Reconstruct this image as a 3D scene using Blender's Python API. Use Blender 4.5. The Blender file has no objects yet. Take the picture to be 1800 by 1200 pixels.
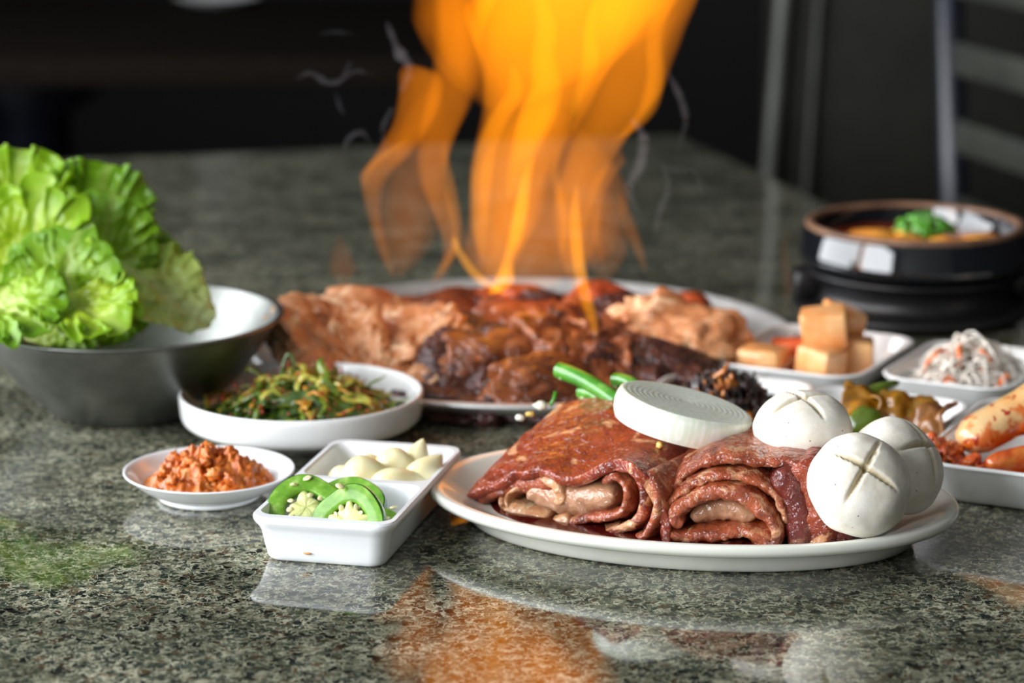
import bpy, math, random
from mathutils import Vector, Matrix, Euler, noise

R = random.Random(7)
sc = bpy.context.scene
PI = math.pi

# ------------------------------------------------------------------ camera, world, light, exposure
cam_d = bpy.data.cameras.new('camera')
cam_d.lens = 90.0
cam_d.sensor_width = 36.0
cam_d.clip_start = 0.02
cam_d.clip_end = 50
cam_d.dof.use_dof = True
cam_d.dof.focus_distance = 1.30
cam_d.dof.aperture_fstop = 6.0
cam = bpy.data.objects.new('camera', cam_d)
sc.collection.objects.link(cam)
cam.location = (0, 0, 0.42)
cam.rotation_euler = (PI / 2 - math.atan(1068 / 4500), 0, 0)
sc.camera = cam

world = bpy.data.worlds.new('world')
sc.world = world
world.use_nodes = True
world.node_tree.nodes['Background'].inputs[0].default_value = (0.75, 0.85, 1.0, 1)
world.node_tree.nodes['Background'].inputs[1].default_value = 0.6

sc.view_settings.view_transform = 'Standard'
sc.view_settings.look = 'None'
sc.view_settings.gamma = 1.0
sc.view_settings.use_curve_mapping = False
sc.view_settings.exposure = 0.0
sc.cycles.use_denoising = True
sc.cycles.max_bounces = 8
sc.cycles.diffuse_bounces = 3
sc.cycles.glossy_bounces = 4
sc.cycles.transmission_bounces = 4
sc.cycles.volume_bounces = 1
sc.cycles.transparent_max_bounces = 96
sc.cycles.sample_clamp_indirect = 4.0
sc.cycles.caustics_reflective = False
sc.cycles.caustics_refractive = False

WX = -1.85                       # inner face of the window wall


def area(name, loc, target, sx, sy, power, col):
    l = bpy.data.lights.new(name, 'AREA')
    l.shape = 'RECTANGLE'
    l.size, l.size_y, l.energy, l.color = sx, sy, power, col
    o = bpy.data.objects.new(name, l)
    sc.collection.objects.link(o)
    o.location = loc
    o.rotation_euler = (Vector(target) - Vector(loc)).to_track_quat('-Z', 'Y').to_euler()
    return o


# daylight coming in through the two panes of the window in the left wall
area('window_daylight', (WX + 0.02, -0.55, 0.86), (5, -0.55, 0.86), 2.5, 1.5, 150, (0.93, 0.965, 1.0))
area('window_daylight', (WX + 0.02, 1.85, 0.86), (5, 1.85, 0.86), 1.9, 1.5, 86, (0.93, 0.965, 1.0))


# ------------------------------------------------------------------ helpers
def S(r, g, b, a=1.0):
    def f(c):
        c /= 255.0
        return c / 12.92 if c <= 0.04045 else ((c + 0.055) / 1.055) ** 2.4
    return (f(r), f(g), f(b), a)


def nz(p, s=1.0, o=0.0):
    return noise.noise(Vector((p[0] * s + o, p[1] * s + o * 1.7, p[2] * s - o)))


def fz(p, s=1.0, o=0.0, octv=4):
    return noise.fractal(Vector((p[0] * s + o, p[1] * s - o, p[2] * s + o * .7)), 1.0, 2.0, octv)


class NT:
    """small wrapper round a material's node tree"""
    def __init__(self, name):
        self.m = bpy.data.materials.new(name)
        self.m.use_nodes = True
        self.t = self.m.node_tree
        self.p = self.t.nodes['Principled BSDF']
        self.out = self.t.nodes['Material Output']

    def n(self, typ, **kw):
        nd = self.t.nodes.new(typ)
        for k, v in kw.items():
            if k.startswith('i_'):
                nd.inputs[k[2:].replace('_', ' ')].default_value = v
            else:
                setattr(nd, k, v)
        return nd

    def l(self, a, b):
        self.t.links.new(a, b)

    def coord(self, scale=(1, 1, 1), kind='Object'):
        tc = self.n('ShaderNodeTexCoord')
        mp = self.n('ShaderNodeMapping')
        mp.inputs['Scale'].default_value = scale
        self.l(tc.outputs[kind], mp.inputs['Vector'])
        return mp.outputs['Vector']

    def noise(self, vec, scale, detail=4, rough=.55, dist=0.0):
        x = self.n('ShaderNodeTexNoise')
        x.inputs['Scale'].default_value = scale
        x.inputs['Detail'].default_value = detail
        x.inputs['Roughness'].default_value = rough
        x.inputs['Distortion'].default_value = dist
        self.l(vec, x.inputs['Vector'])
        return x.outputs['Fac']

    def ramp(self, fac, stops, interp='LINEAR'):
        x = self.n('ShaderNodeValToRGB')
        x.color_ramp.interpolation = interp
        e = x.color_ramp.elements
        while len(e) < len(stops):
            e.new(0.5)
        for i, (pos, c) in enumerate(stops):
            e[i].position = pos
            e[i].color = c if len(c) == 4 else (*c, 1)
        self.l(fac, x.inputs['Fac'])
        return x.outputs['Color']

    def mix(self, fac, a, b, mode='MIX'):
        x = self.n('ShaderNodeMix', data_type='RGBA', blend_type=mode)
        for sock, v in ((x.inputs[0], fac), (x.inputs[6], a), (x.inputs[7], b)):
            if hasattr(v, 'is_output'):
                self.l(v, sock)
            else:
                sock.default_value = v
        return x.outputs[2]

    def bump(self, h, strength, dist, prev=None):
        x = self.n('ShaderNodeBump')
        x.inputs['Strength'].default_value = strength
        x.inputs['Distance'].default_value = dist
        self.l(h, x.inputs['Height'])
        if prev is not None:
            self.l(prev, x.inputs['Normal'])
        return x.outputs['Normal']


def pm(name, stops, scale=40, rough=.5, metal=0.0, bump=0.0, bscale=None, bdist=.001, coat=0.0, coat_r=.05,
       sss=0.0, sss_r=(.01, .004, .002), detail=4, dist=0.0, stretch=(1, 1, 1), spec=.5, trans=0.0):
    """a procedural principled material: noise through a colour ramp, optional relief"""
    k = NT(name)
    v = k.coord(stretch)
    f = k.noise(v, scale, detail, .55, dist)
    k.l(k.ramp(f, stops), k.p.inputs['Base Color'])
    k.p.inputs['Roughness'].default_value = rough
    k.p.inputs['Metallic'].default_value = metal
    k.p.inputs['Specular IOR Level'].default_value = spec
    k.p.inputs['Coat Weight'].default_value = coat
    k.p.inputs['Coat Roughness'].default_value = coat_r
    if sss:
        k.p.inputs['Subsurface Weight'].default_value = sss
        k.p.inputs['Subsurface Radius'].default_value = sss_r
        k.p.inputs['Subsurface Scale'].default_value = 1.0
    if bump:
        b = k.noise(v, bscale or scale, 5, .6)
        nn = k.bump(b, bump, bdist)
        k.l(nn, k.p.inputs['Normal'])
        if coat:
            k.l(nn, k.p.inputs['Coat Normal'])
    if trans:
        tr = k.n('ShaderNodeBsdfTranslucent')
        k.l(k.ramp(f, stops), tr.inputs['Color'])
        mx = k.n('ShaderNodeMixShader')
        mx.inputs[0].default_value = trans
        k.l(k.p.outputs[0], mx.inputs[1])
        k.l(tr.outputs[0], mx.inputs[2])
        k.l(mx.outputs[0], k.out.inputs['Surface'])
    return k.m


def two(a, b, lo=.35, hi=.65):
    return [(lo, a), (hi, b)]


def mesh(name, vf, mats, smooth=True, sharp=None):
    if isinstance(vf, bpy.types.Mesh):
        return vf
    v, f = vf[0], vf[1]
    me = bpy.data.meshes.new(name)
    me.from_pydata([tuple(p) for p in v], [], [tuple(q) for q in f])
    if not isinstance(mats, (list, tuple)):
        mats = [mats]
    for m in mats:
        me.materials.append(m)
    me.polygons.foreach_set('use_smooth', [smooth] * len(me.polygons))
    if len(vf) > 2 and vf[2] is not None:
        me.polygons.foreach_set('material_index', vf[2])
    if sharp:
        me.set_sharp_from_angle(angle=math.radians(sharp))
    me.update()
    return me


def tag(o, label=None, cat=None, group=None, kind=None):
    for k, v in (('label', label), ('category', cat), ('group', group), ('kind', kind)):
        if v:
            o[k] = v
    return o


def obj(name, vf, mat=None, parent=None, loc=(0, 0, 0), rot=(0, 0, 0), scale=(1, 1, 1),
        label=None, cat=None, group=None, kind=None, smooth=True, sharp=None):
    me = mesh(name, vf, mat, smooth, sharp)
    o = bpy.data.objects.new(name, me)
    sc.collection.objects.link(o)
    if parent:
        o.parent = parent
    o.location = loc
    o.rotation_euler = rot
    o.scale = (scale,) * 3 if isinstance(scale, (int, float)) else scale
    return tag(o, label, cat, group, kind)


def thing(name, loc, label, cat, group=None, rot=(0, 0, 0), kind=None):
    o = bpy.data.objects.new(name, None)
    o.empty_display_size = .01
    sc.collection.objects.link(o)
    o.location = loc
    o.rotation_euler = rot
    return tag(o, label, cat, group, kind)


def loft(rings, cap0=True, cap1=True):
    """skin closed rings of equal length"""
    v, f = [], []
    n = len(rings[0])
    for r in rings:
        v += [tuple(p) for p in r]
    for i in range(len(rings) - 1):
        a, b = i * n, (i + 1) * n
        for j in range(n):
            k = (j + 1) % n
            f.append((a + j, a + k, b + k, b + j))
    if cap0:
        f.append(tuple(range(n - 1, -1, -1)))
    if cap1:
        f.append(tuple(range((len(rings) - 1) * n, len(rings) * n)))
    return v, f


def lathe(prof, n=64, cap0=True, cap1=True):
    return loft([[(r * math.cos(2 * PI * j / n), r * math.sin(2 * PI * j / n), z) for j in range(n)] for r, z in prof], cap0, cap1)


def rrect(w, l, r, z, n=8):
    pts = []
    for cx, cy, a0 in ((w / 2 - r, l / 2 - r, 0), (-w / 2 + r, l / 2 - r, PI / 2), (-w / 2 + r, -l / 2 + r, PI), (w / 2 - r, -l / 2 + r, 1.5 * PI)):
        for i in range(n + 1):
            a = a0 + PI / 2 * i / n
            pts.append((cx + r * math.cos(a), cy + r * math.sin(a), z))
    return pts


def smooth_prof(pts, sub=4):
    """Catmull-Rom through tuples of any length"""
    out = []
    n = len(pts)
    for i in range(n - 1):
        p0, p1, p2, p3 = pts[max(i - 1, 0)], pts[i], pts[i + 1], pts[min(i + 2, n - 1)]
        for s in range(sub):
            t = s / sub
            out.append(tuple(.5 * (2 * b + (c - a) * t + (2 * a - 5 * b + 4 * c - d) * t * t + (3 * b - a - 3 * c + d) * t ** 3)
                             for a, b, c, d in zip(p0, p1, p2, p3)))
    out.append(tuple(pts[-1]))
    return out


def tube(path, rad, n=8, caps=True, flat=1.0, up=(0, 0, 1), twist=0.0):
    """tube along a path; rad is a number or list; flat squeezes the section along its second axis"""
    P = [Vector(p) for p in path]
    m = len(P)
    rings = []
    upv = Vector(up)
    for i in range(m):
        t = (P[min(i + 1, m - 1)] - P[max(i - 1, 0)]).normalized()
        a = t.cross(upv)
        if a.length < 1e-4:
            a = t.cross(Vector((1, .2, 0)))
        a.normalize()
        b = t.cross(a).normalized()
        r = rad[i] if isinstance(rad, (list, tuple)) else rad
        tw = twist * i / max(1, m - 1)
        ring = []
        for j in range(n):
            q = 2 * PI * j / n
            x, y = math.cos(q) * r, math.sin(q) * r * flat
            x, y = x * math.cos(tw) - y * math.sin(tw), x * math.sin(tw) + y * math.cos(tw)
            ring.append(P[i] + a * x + b * y)
        rings.append(ring)
    return loft(rings, caps, caps)


def box(x0, x1, y0, y1, z0, z1, bev=0.0):
    if not bev:
        v = [(x, y, z) for z in (z0, z1) for y in (y0, y1) for x in (x0, x1)]
        f = [(0, 2, 3, 1), (4, 5, 7, 6), (0, 1, 5, 4), (2, 6, 7, 3), (0, 4, 6, 2), (1, 3, 7, 5)]
        return v, f
    w, l, cx, cy = x1 - x0, y1 - y0, (x0 + x1) / 2, (y0 + y1) / 2
    rings = []
    for ins, z in ((bev, z0), (bev * .3, z0 + bev * .3), (0, z0 + bev), (0, z1 - bev), (bev * .3, z1 - bev * .3), (bev, z1)):
        rings.append([(p[0] + cx, p[1] + cy, p[2]) for p in rrect(w - 2 * ins, l - 2 * ins, max(bev, .0005), z, 3)])
    return loft(rings)


_ico = {}


def ico(sub):
    if sub not in _ico:
        import bmesh
        bm = bmesh.new()
        bmesh.ops.create_icosphere(bm, subdivisions=sub, radius=1.0)
        bm.verts.ensure_lookup_table()
        _ico[sub] = ([v.co.copy() for v in bm.verts], [tuple(x.index for x in f.verts) for f in bm.faces])
        bm.free()
    return _ico[sub]


def blob(sx, sy, sz, amp=.15, fr=1.5, seed=0.0, sub=3, amp2=.0, fr2=6.0, flatb=None, power=1.0):
    v, f = ico(sub)
    out = []
    for p in v:
        q = p
        if power != 1.0:
            q = Vector([math.copysign(abs(c) ** power, c) for c in p])
        k = 1 + amp * fz(p, fr, seed, 3) + (amp2 * nz(p, fr2, seed + 5) if amp2 else 0)
        x, y, z = q.x * sx * k, q.y * sy * k, q.z * sz * k
        if flatb is not None:
            z = max(z, flatb)
        out.append((x, y, z))
    return out, f


def xf(vf, m):
    return [tuple(m @ Vector(p)) for p in vf[0]], vf[1]


def joinvf(lst):
    v, f = [], []
    for a, b in lst:
        o = len(v)
        v += list(a)
        f += [tuple(i + o for i in q) for q in b]
    return v, f


def grid(nu, nv, fn):
    v = [fn(i / (nu - 1), j / (nv - 1)) for j in range(nv) for i in range(nu)]
    f = [(j * nu + i, j * nu + i + 1, (j + 1) * nu + i + 1, (j + 1) * nu + i) for j in range(nv - 1) for i in range(nu - 1)]
    return v, f


def solid(o, t, off=0.0):
    m = o.modifiers.new('thickness', 'SOLIDIFY')
    m.thickness = t
    m.offset = off
    return o


def subsurf(o, lv=1):
    m = o.modifiers.new('smooth', 'SUBSURF')
    m.levels = m.render_levels = lv
    return o


# ------------------------------------------------------------------ materials
def granite():
    k = NT('polished_green_granite')
    v = k.coord()
    w = k.noise(v, 130, 3, .6)
    dv = k.n('ShaderNodeVectorMath', operation='MULTIPLY_ADD')
    nt = k.n('ShaderNodeTexNoise')
    nt.inputs['Scale'].default_value = 150
    nt.inputs['Detail'].default_value = 3
    k.l(v, nt.inputs['Vector'])
    k.l(nt.outputs['Color'], dv.inputs[0])
    dv.inputs[1].default_value = (.012, .012, .012)
    k.l(v, dv.inputs[2])
    vo = k.n('ShaderNodeTexVoronoi')
    vo.inputs['Scale'].default_value = 265
    k.l(dv.outputs[0], vo.inputs['Vector'])
    sep = k.n('ShaderNodeSeparateColor')
    k.l(vo.outputs['Color'], sep.inputs[0])
    c1 = k.ramp(sep.outputs[0], [(0, S(22, 25, 25)), (.2, S(52, 58, 56)), (.4, S(88, 98, 90)), (.6, S(118, 122, 104)),
                                 (.8, S(158, 156, 138)), (.92, S(112, 92, 72)), (1, S(70, 54, 42))])
    ve = k.n('ShaderNodeTexVoronoi', feature='DISTANCE_TO_EDGE')
    ve.inputs['Scale'].default_value = 235
    k.l(dv.outputs[0], ve.inputs['Vector'])
    br = k.noise(v, 180, 2, .5)
    th = k.n('ShaderNodeMath', operation='MULTIPLY_ADD')
    k.l(br, th.inputs[0])
    th.inputs[1].default_value = -.55
    th.inputs[2].default_value = .33
    sm = k.n('ShaderNodeMath', operation='LESS_THAN')
    k.l(ve.outputs['Distance'], sm.inputs[0])
    k.l(th.outputs[0], sm.inputs[1])
    c2 = k.mix(sm.outputs[0], c1, S(200, 198, 178))
    big = k.noise(v, 26, 4, .6)
    c3 = k.mix(k.ramp(big, [(.38, (0, 0, 0)), (.62, (1, 1, 1))]), S(160, 163, 154), S(242, 242, 234))
    c4 = k.mix(1.0, c2, c3, 'MULTIPLY')
    fine = k.noise(v, 700, 2, .6)
    c5 = k.mix(k.ramp(fine, [(.52, (0, 0, 0)), (.68, (.75, .75, .75))]), c4, S(34, 36, 30))
    k.l(c5, k.p.inputs['Base Color'])
    k.p.inputs['Roughness'].default_value = .06
    k.p.inputs['Specular IOR Level'].default_value = .7
    return k.m


M = {}
M['granite'] = granite()
M['white'] = pm('white_glazed_ceramic', two(S(232, 233, 232), S(240, 241, 240)), 30, .12, coat=.3)
M['platter'] = pm('ivory_glazed_stoneware', two(S(218, 219, 208), S(228, 229, 219)), 22, .16, coat=.4)
M['melamine'] = pm('white_melamine', two(S(238, 240, 243), S(244, 246, 249)), 30, .2, coat=.15)
M['steel'] = pm('brushed_steel', two(S(124, 126, 122), S(140, 142, 138)), 60, .43, metal=1.0, bump=.05, bscale=900, bdist=.0004)
M['steel_pan'] = pm('worn_steel', two(S(205, 205, 205), S(224, 224, 222)), 80, .5, metal=.85)
M['burnt'] = pm('blackened_iron', two(S(16, 13, 12), S(34, 26, 22)), 60, .35, coat=.3, bump=.3, bscale=120)
M['room_dark'] = pm('dark_plaster', two(S(15, 14, 15), S(20, 19, 19)), 8, .8)
M['ceiling'] = pm('ceiling_plaster', two(S(158, 157, 153), S(166, 165, 161)), 8, .9)
M['wall_light'] = pm('pale_plaster', two(S(128, 127, 122), S(138, 136, 131)), 8, .9)
M['floor'] = pm('dark_floor_tile', two(S(14, 13, 13), S(22, 20, 20)), 6, .6)
M['frame'] = pm('painted_window_frame', two(S(120, 120, 118), S(130, 130, 126)), 10, .5)
M['vinyl'] = pm('dark_olive_vinyl', two(S(19, 19, 14), S(25, 24, 18)), 18, .6, bump=.1, bscale=200, spec=.2)
M['piping'] = pm('grey_vinyl_piping', two(S(62, 63, 58), S(74, 75, 68)), 18, .5)
M['darkwood'] = pm('dark_stained_wood', two(S(28, 20, 16), S(42, 31, 25)), 30, .4, stretch=(1, 1, .15))
M['tubemetal'] = pm('dark_blue_painted_metal', two(S(20, 22, 32), S(28, 30, 42)), 20, .35)
M['slat'] = pm('grey_green_slat', two(S(38, 40, 34), S(50, 52, 44)), 20, .6)

# ------------------------------------------------------------------ the room
FZ, CZ, XR, Y0, Y1 = -0.75, 2.2, 2.8, -2.6, 6.0
obj('floor', box(WX - .2, XR + .2, Y0 - .2, Y1 + .2, FZ - .1, FZ), M['floor'], kind='structure', smooth=False)
obj('ceiling', box(WX - .2, XR + .2, Y0 - .2, Y1 + .2, CZ, CZ + .1), M['ceiling'], kind='structure', smooth=False)
obj('wall_back', box(WX - .2, XR + .2, Y1, Y1 + .2, FZ, CZ), M['room_dark'], kind='structure', smooth=False)
obj('wall_right', box(XR, XR + .2, Y0, Y1, FZ, CZ), M['room_dark'], kind='structure', smooth=False)
obj('wall_front', box(WX - .2, XR + .2, Y0 - .2, Y0, FZ, CZ), M['wall_light'], kind='structure', smooth=False)
WY0, WY1, WZ0, WZ1 = -1.85, 2.85, 0.06, 1.66
obj('wall_left', joinvf([box(WX - .2, WX, Y0, WY0, FZ, CZ), box(WX - .2, WX, WY1, Y1, FZ, CZ),
                         box(WX - .2, WX, WY0, WY1, FZ, WZ0), box(WX - .2, WX, WY0, WY1, WZ1, CZ)]), M['room_dark'], kind='structure', smooth=False)
win = thing('window_1', (WX - .1, .5, .86), None, None, kind='structure')
def wl(y0, y1, z0, z1, d=.05):
    return box(-d / 2, d / 2, y0 - .5, y1 - .5, z0 - .86, z1 - .86)
obj('window_frame', joinvf([wl(WY0, WY0 + .05, WZ0, WZ1), wl(WY1 - .05, WY1, WZ0, WZ1), wl(WY0 + .05, WY1 - .05, WZ0, WZ0 + .05),
                            wl(WY0 + .05, WY1 - .05, WZ1 - .05, WZ1), wl(.74, .86, WZ0 + .05, WZ1 - .05)]), M['frame'], win, smooth=False)
kg = NT('window_glass')
kg.p.inputs['Base Color'].default_value = (1, 1, 1, 1)
kg.p.inputs['Transmission Weight'].default_value = 1.0
kg.l(kg.ramp(kg.noise(kg.coord(), 5), two((.0, .0, .0), (.02, .02, .02))), kg.p.inputs['Roughness'])
obj('pane', wl(WY0 + .05, .74, WZ0 + .05, WZ1 - .05, .006), kg.m, win, smooth=False)
obj('pane', wl(.86, WY1 - .05, WZ0 + .05, WZ1 - .05, .006), kg.m, win, smooth=False)

# ------------------------------------------------------------------ the granite table, its far right corner at (0.181, 2.74)
TA = math.radians(15)
ux, uy = Vector((math.cos(TA), math.sin(TA), 0)), Vector((-math.sin(TA), math.cos(TA), 0))
tc = Vector((.181, 2.74, 0)) - ux * .75 - uy * 1.0
table = thing('dining_table', (tc.x, tc.y, FZ), 'polished green granite dining table carrying all the dishes and the grill', 'table', rot=(0, 0, TA))
obj('tabletop', box(-.75, .75, -1.0, 1.0, .71, .75, .006), M['granite'], table, sharp=40)
obj('pedestal', lathe([(.09, .03), (.07, .06), (.06, .2), (.06, .62), (.09, .68), (.2, .71)], 32), M['tubemetal'], table)
obj('base_plate', box(-.35, .35, -.45, .45, 0, .03, .008), M['tubemetal'], table, sharp=40)

# neighbouring table behind, in the dark
t2 = thing('dining_table', (-.72, 3.80, FZ), 'dark brown neighbouring table in the unlit background at left', 'table')
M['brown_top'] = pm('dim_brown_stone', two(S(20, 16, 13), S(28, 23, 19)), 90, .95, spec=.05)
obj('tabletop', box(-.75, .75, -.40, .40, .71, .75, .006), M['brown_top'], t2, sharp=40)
obj('pedestal', lathe([(.09, .03), (.06, .1), (.06, .62), (.2, .71)], 24), M['tubemetal'], t2)
obj('base_plate', box(-.3, .3, -.3, .3, 0, .03, .008), M['tubemetal'], t2, sharp=40)
obj('saucer', lathe([(.03, 0), (.05, .004), (.068, .014), (.07, .015), (.067, .015), (.05, .007), (.001, .006)], 32), M['white'], None, (-.47, 4.10, .0),
    label='small white saucer on the dark table at the top edge of the photo', cat='saucer')

# booth bench on the right, behind the table
bench = thing('booth_bench', (.95, 3.1, FZ), 'dark olive vinyl booth bench with grey piping beyond the table corner', 'bench', rot=(0, 0, -.06))
obj('backrest', box(-.64, .0, -.06, .08, .18, 1.35, .03), M['vinyl'], bench, sharp=60)
obj('seat', box(-.64, .0, .08, .55, .30, .45, .03), M['vinyl'], bench, sharp=60)
obj('base', box(-.62, -.02, .08, .5, 0, .30), M['darkwood'], bench, smooth=False)
obj('base', box(-.62, -.02, -.04, .06, 0, .18), M['darkwood'], bench, smooth=False)
obj('piping', tube([(-.645, -.065, .3), (-.637, -.066, .6), (-.622, -.066, .85), (-.60, -.066, 1.1), (-.59, -.062, 1.34)], .011, 10), M['piping'], bench)
obj('piping', tube([(-.595, -.064, .3), (-.59, -.066, .6), (-.58, -.066, .85), (-.562, -.066, 1.1), (-.55, -.062, 1.34)], .005, 8), M['slat'], bench)

# ladder-back chair at the right of the table
chair = thing('ladder_back_chair', (.60, 2.55, FZ), 'dark metal chair with pale ladder-back slats at the right edge', 'chair', rot=(0, 0, .28))
for px, py, tall in ((-.03, .25, 1), (-.03, -.25, 1), (.40, .22, 0), (.40, -.22, 0)):
    h = 1.15 if tall else .44
    obj('leg', tube([(px, py, 0), (px, py, .45), (px - (.05 if tall else 0), py, h)], .016, 10), M['tubemetal'], chair)
for z in (.66, .745, .83, .915, 1.0):
    xo = -.03 - .05 * (z - .45) / .7
    obj('slat', box(xo - .006, xo + .006, -.235, .235, z - .018, z + .018, .004), M['slat'], chair, sharp=40)
obj('seat', box(-.02, .43, -.25, .25, .44, .48, .012), M['darkwood'], chair, sharp=50)

# ------------------------------------------------------------------ tableware
def orings(a, b, prof, n=96):
    """oval rings: prof lists (inset from the rim, z)"""
    out = []
    for ins, z in prof:
        out.append([((a - ins) * math.cos(2 * PI * j / n), (b - ins) * math.sin(2 * PI * j / n), z) for j in range(n)])
    return out

platter = obj('oval_platter', loft(orings(.1445, .097, smooth_prof(
    [(.034, 0), (.026, .0003), (.0225, .003), (.0185, .0100), (.0150, .0130), (.0125, .0138), (.004, .0147), (.0006, .0172), (0, .0195), (.0008, .0213), (.003, .022), (.007, .0212), (.013, .0182),
     (.024, .0125), (.032, .0095), (.045, .0085), (.07, .0085), (.094, .0085)], 3))), M['platter'], None, (.096, 1.329, 0), (0, 0, math.radians(-13.5)), sharp=70,
    label='ivory oval platter holding the raw meat, onion and mushrooms', cat='plate')

sauce_dish = obj('sauce_dish', lathe(smooth_prof([(.024, 0), (.028, .0004), (.0292, .002), (.0295, .0035), (.036, .0065), (.043, .0118), (.047, .0152), (.0482, .0163), (.0474, .0168), (.045, .0155),
    (.039, .0098), (.03, .0062), (.015, .005), (.0005, .005)], 3), 96), M['melamine'], None, (-.171, 1.389, 0), sharp=70,
    label='small round white saucer holding the orange-brown bean paste', cat='dish')

greens_dish = obj('round_dish', lathe(smooth_prof([(.040, 0), (.046, .0003), (.050, .0025), (.062, .0065), (.0705, .0105), (.0728, .0145), (.0735, .020), (.0738, .0258), (.0728, .0276), (.0712, .027),
    (.0698, .0235), (.0685, .016), (.064, .010), (.05, .0075), (.02, .0065), (.0005, .0065)], 3), 96), M['white'], None, (-.1292, 1.520, 0), (0, 0, 0), (1.015, 1.015, 1.04), sharp=70,
    label='round white straight-sided dish heaped with seasoned greens', cat='dish')
M['smear'] = pm('orange_sauce_smear', two(S(214, 150, 96), S(230, 190, 150)), 300, .4)
def smear(parent, loc, rot, s, m=None):
    obj('sauce_smear', blob(s[0], s[1], s[2], .5, 2.0, loc[0] * 99, 2), m or M['smear'], parent, loc, rot)

# steel bowl for the lettuce
bowl = obj('mixing_bowl', lathe(smooth_prof([(.038, 0), (.047, .0005), (.052, .003), (.066, .017), (.083, .038), (.094, .055), (.0962, .059), (.0985, .0603), (.0998, .0612), (.0985, .0622), (.096, .0618),
    (.0935, .0585), (.081, .039), (.064, .0185), (.05, .006), (.04, .003), (.0005, .003)], 3), 96), M['steel'], None, (-.2445, 1.585, 0), sharp=80,
    label='brushed steel bowl filled with lettuce', cat='bowl')


def rdish(w, l, h, loc, ang, label, rad=.022, m='white'):
    P = smooth_prof([(.016, 0), (.0135, .0004), (.011, .002), (.006, h * .45), (.001, h * .88), (0, h * .95), (.0006, h), (.0022, h * 1.01), (.0038, h * .94), (.0075, h * .5), (.012, .0055), (.018, .004), (.026, .004)], 3)
    rings = [rrect(w - 2 * i, l - 2 * i, max(.005, rad - i * .6), z, 7) for i, z in P]
    return obj('rectangular_dish', loft(rings), M[m], None, loc, (0, 0, math.radians(ang)), label=label, cat='dish', group='rectangular white side dishes', sharp=75)

DA = -28
d_radish = rdish(.106, .132, .0205, (.202, 1.661, 0), DA, 'white rectangular dish holding the orange radish cubes')
d_slaw = rdish(.088, .120, .0205, (.298, 1.621, 0), DA, 'white rectangular dish holding the shredded white radish and carrot')
d_black = rdish(.098, .120, .0205, (.128, 1.534, 0), -23, 'white rectangular dish holding the dark chopped relish')
d_yellow = rdish(.100, .120, .0205, (.2145, 1.494, 0), DA, 'white rectangular dish holding the yellow pickled peppers')
d_kimchi = rdish(.135, .165, .0245, (.3185, 1.424, 0), -25, 'white rectangular dish holding the red cabbage kimchi at right', .026)
d_far = rdish(.090, .120, .0205, (.395, 1.572, 0), DA, 'white rectangular dish cut off by the right edge behind the kimchi')
d_salad = rdish(.080, .095, .0205, (.405, 1.725, 0), DA, 'white rectangular dish holding the pale mound at the right edge')

# two-compartment condiment dish
def twin_dish():
    import bmesh
    W, L, H, rd = .0775, .156, .0255, .011
    bm = bmesh.new()
    def ring(pts):
        return [bm.verts.new(p) for p in pts]
    def skin(a, b):
        n = len(a)
        for j in range(n):
            bm.faces.new((a[j], a[(j + 1) % n], b[(j + 1) % n], b[j]))
    prof = [(.0092, 0), (.0078, .0003), (.0068, .0013), (.0062, .0032), (.0052, .008), (.0036, .0165), (.0022, .0192), (.0006, .0215), (0, .0232), (.0001, .0246), (.0008, H)]
    prev = None
    for ins, z in prof:
        r = ring(rrect(W - 2 * ins, L - 2 * ins, max(.004, rd - ins * .4), z, 8))
        if prev:
            skin(prev, r)
        else:
            bm.faces.new(list(reversed(r)))
        prev = r
    edges = [bm.edges.get((prev[j], prev[(j + 1) % len(prev)])) for j in range(len(prev))]
    for cy, ln in ((-.0372, .0685), (.0372, .0685)):
        first = None
        last = None
        for ins, z in ((0, H), (.0006, H - .0006), (.0012, H - .002), (.003, .014), (.0052, .0062), (.0085, .0042), (.014, .0038)):
            w2, l2 = W - .0062 - 2 * ins, ln - 2 * ins
            r = ring([(p[0], p[1] + cy, p[2]) for p in rrect(w2, l2, max(.003, .0085 - ins * .4), z, 8)])
            if last:
                skin(r, last)
            else:
                first = r
            last = r
        bm.faces.new(last)
        edges += [bm.edges.get((first[j], first[(j + 1) % len(first)])) or bm.edges.new((first[j], first[(j + 1) % len(first)])) for j in range(len(first))]
    bmesh.ops.triangle_fill(bm, use_beauty=True, use_dissolve=False, edges=edges, normal=(0, 0, 1))
    bmesh.ops.recalc_face_normals(bm, faces=bm.faces[:])
    me = bpy.data.meshes.new('twin_dish')
    bm.to_mesh(me)
    bm.free()
    me.materials.append(M['melamine'])
    me.polygons.foreach_set('use_smooth', [True] * len(me.polygons))
    me.set_sharp_from_angle(angle=math.radians(38))
    return me

BXA = math.radians(-13)
twin = obj('twin_condiment_dish', twin_dish(), None, None, (-.082, 1.337, 0), (0, 0, BXA), label='white two-compartment dish with garlic behind and green chilli in front', cat='dish')
smear(twin, (-.008, -.0736, .0062), (.2, 0, 0), (.0022, .0004, .0007), pm('dried_orange_drip', two(S(214, 140, 60), S(226, 170, 110)), 300, .4))

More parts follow.
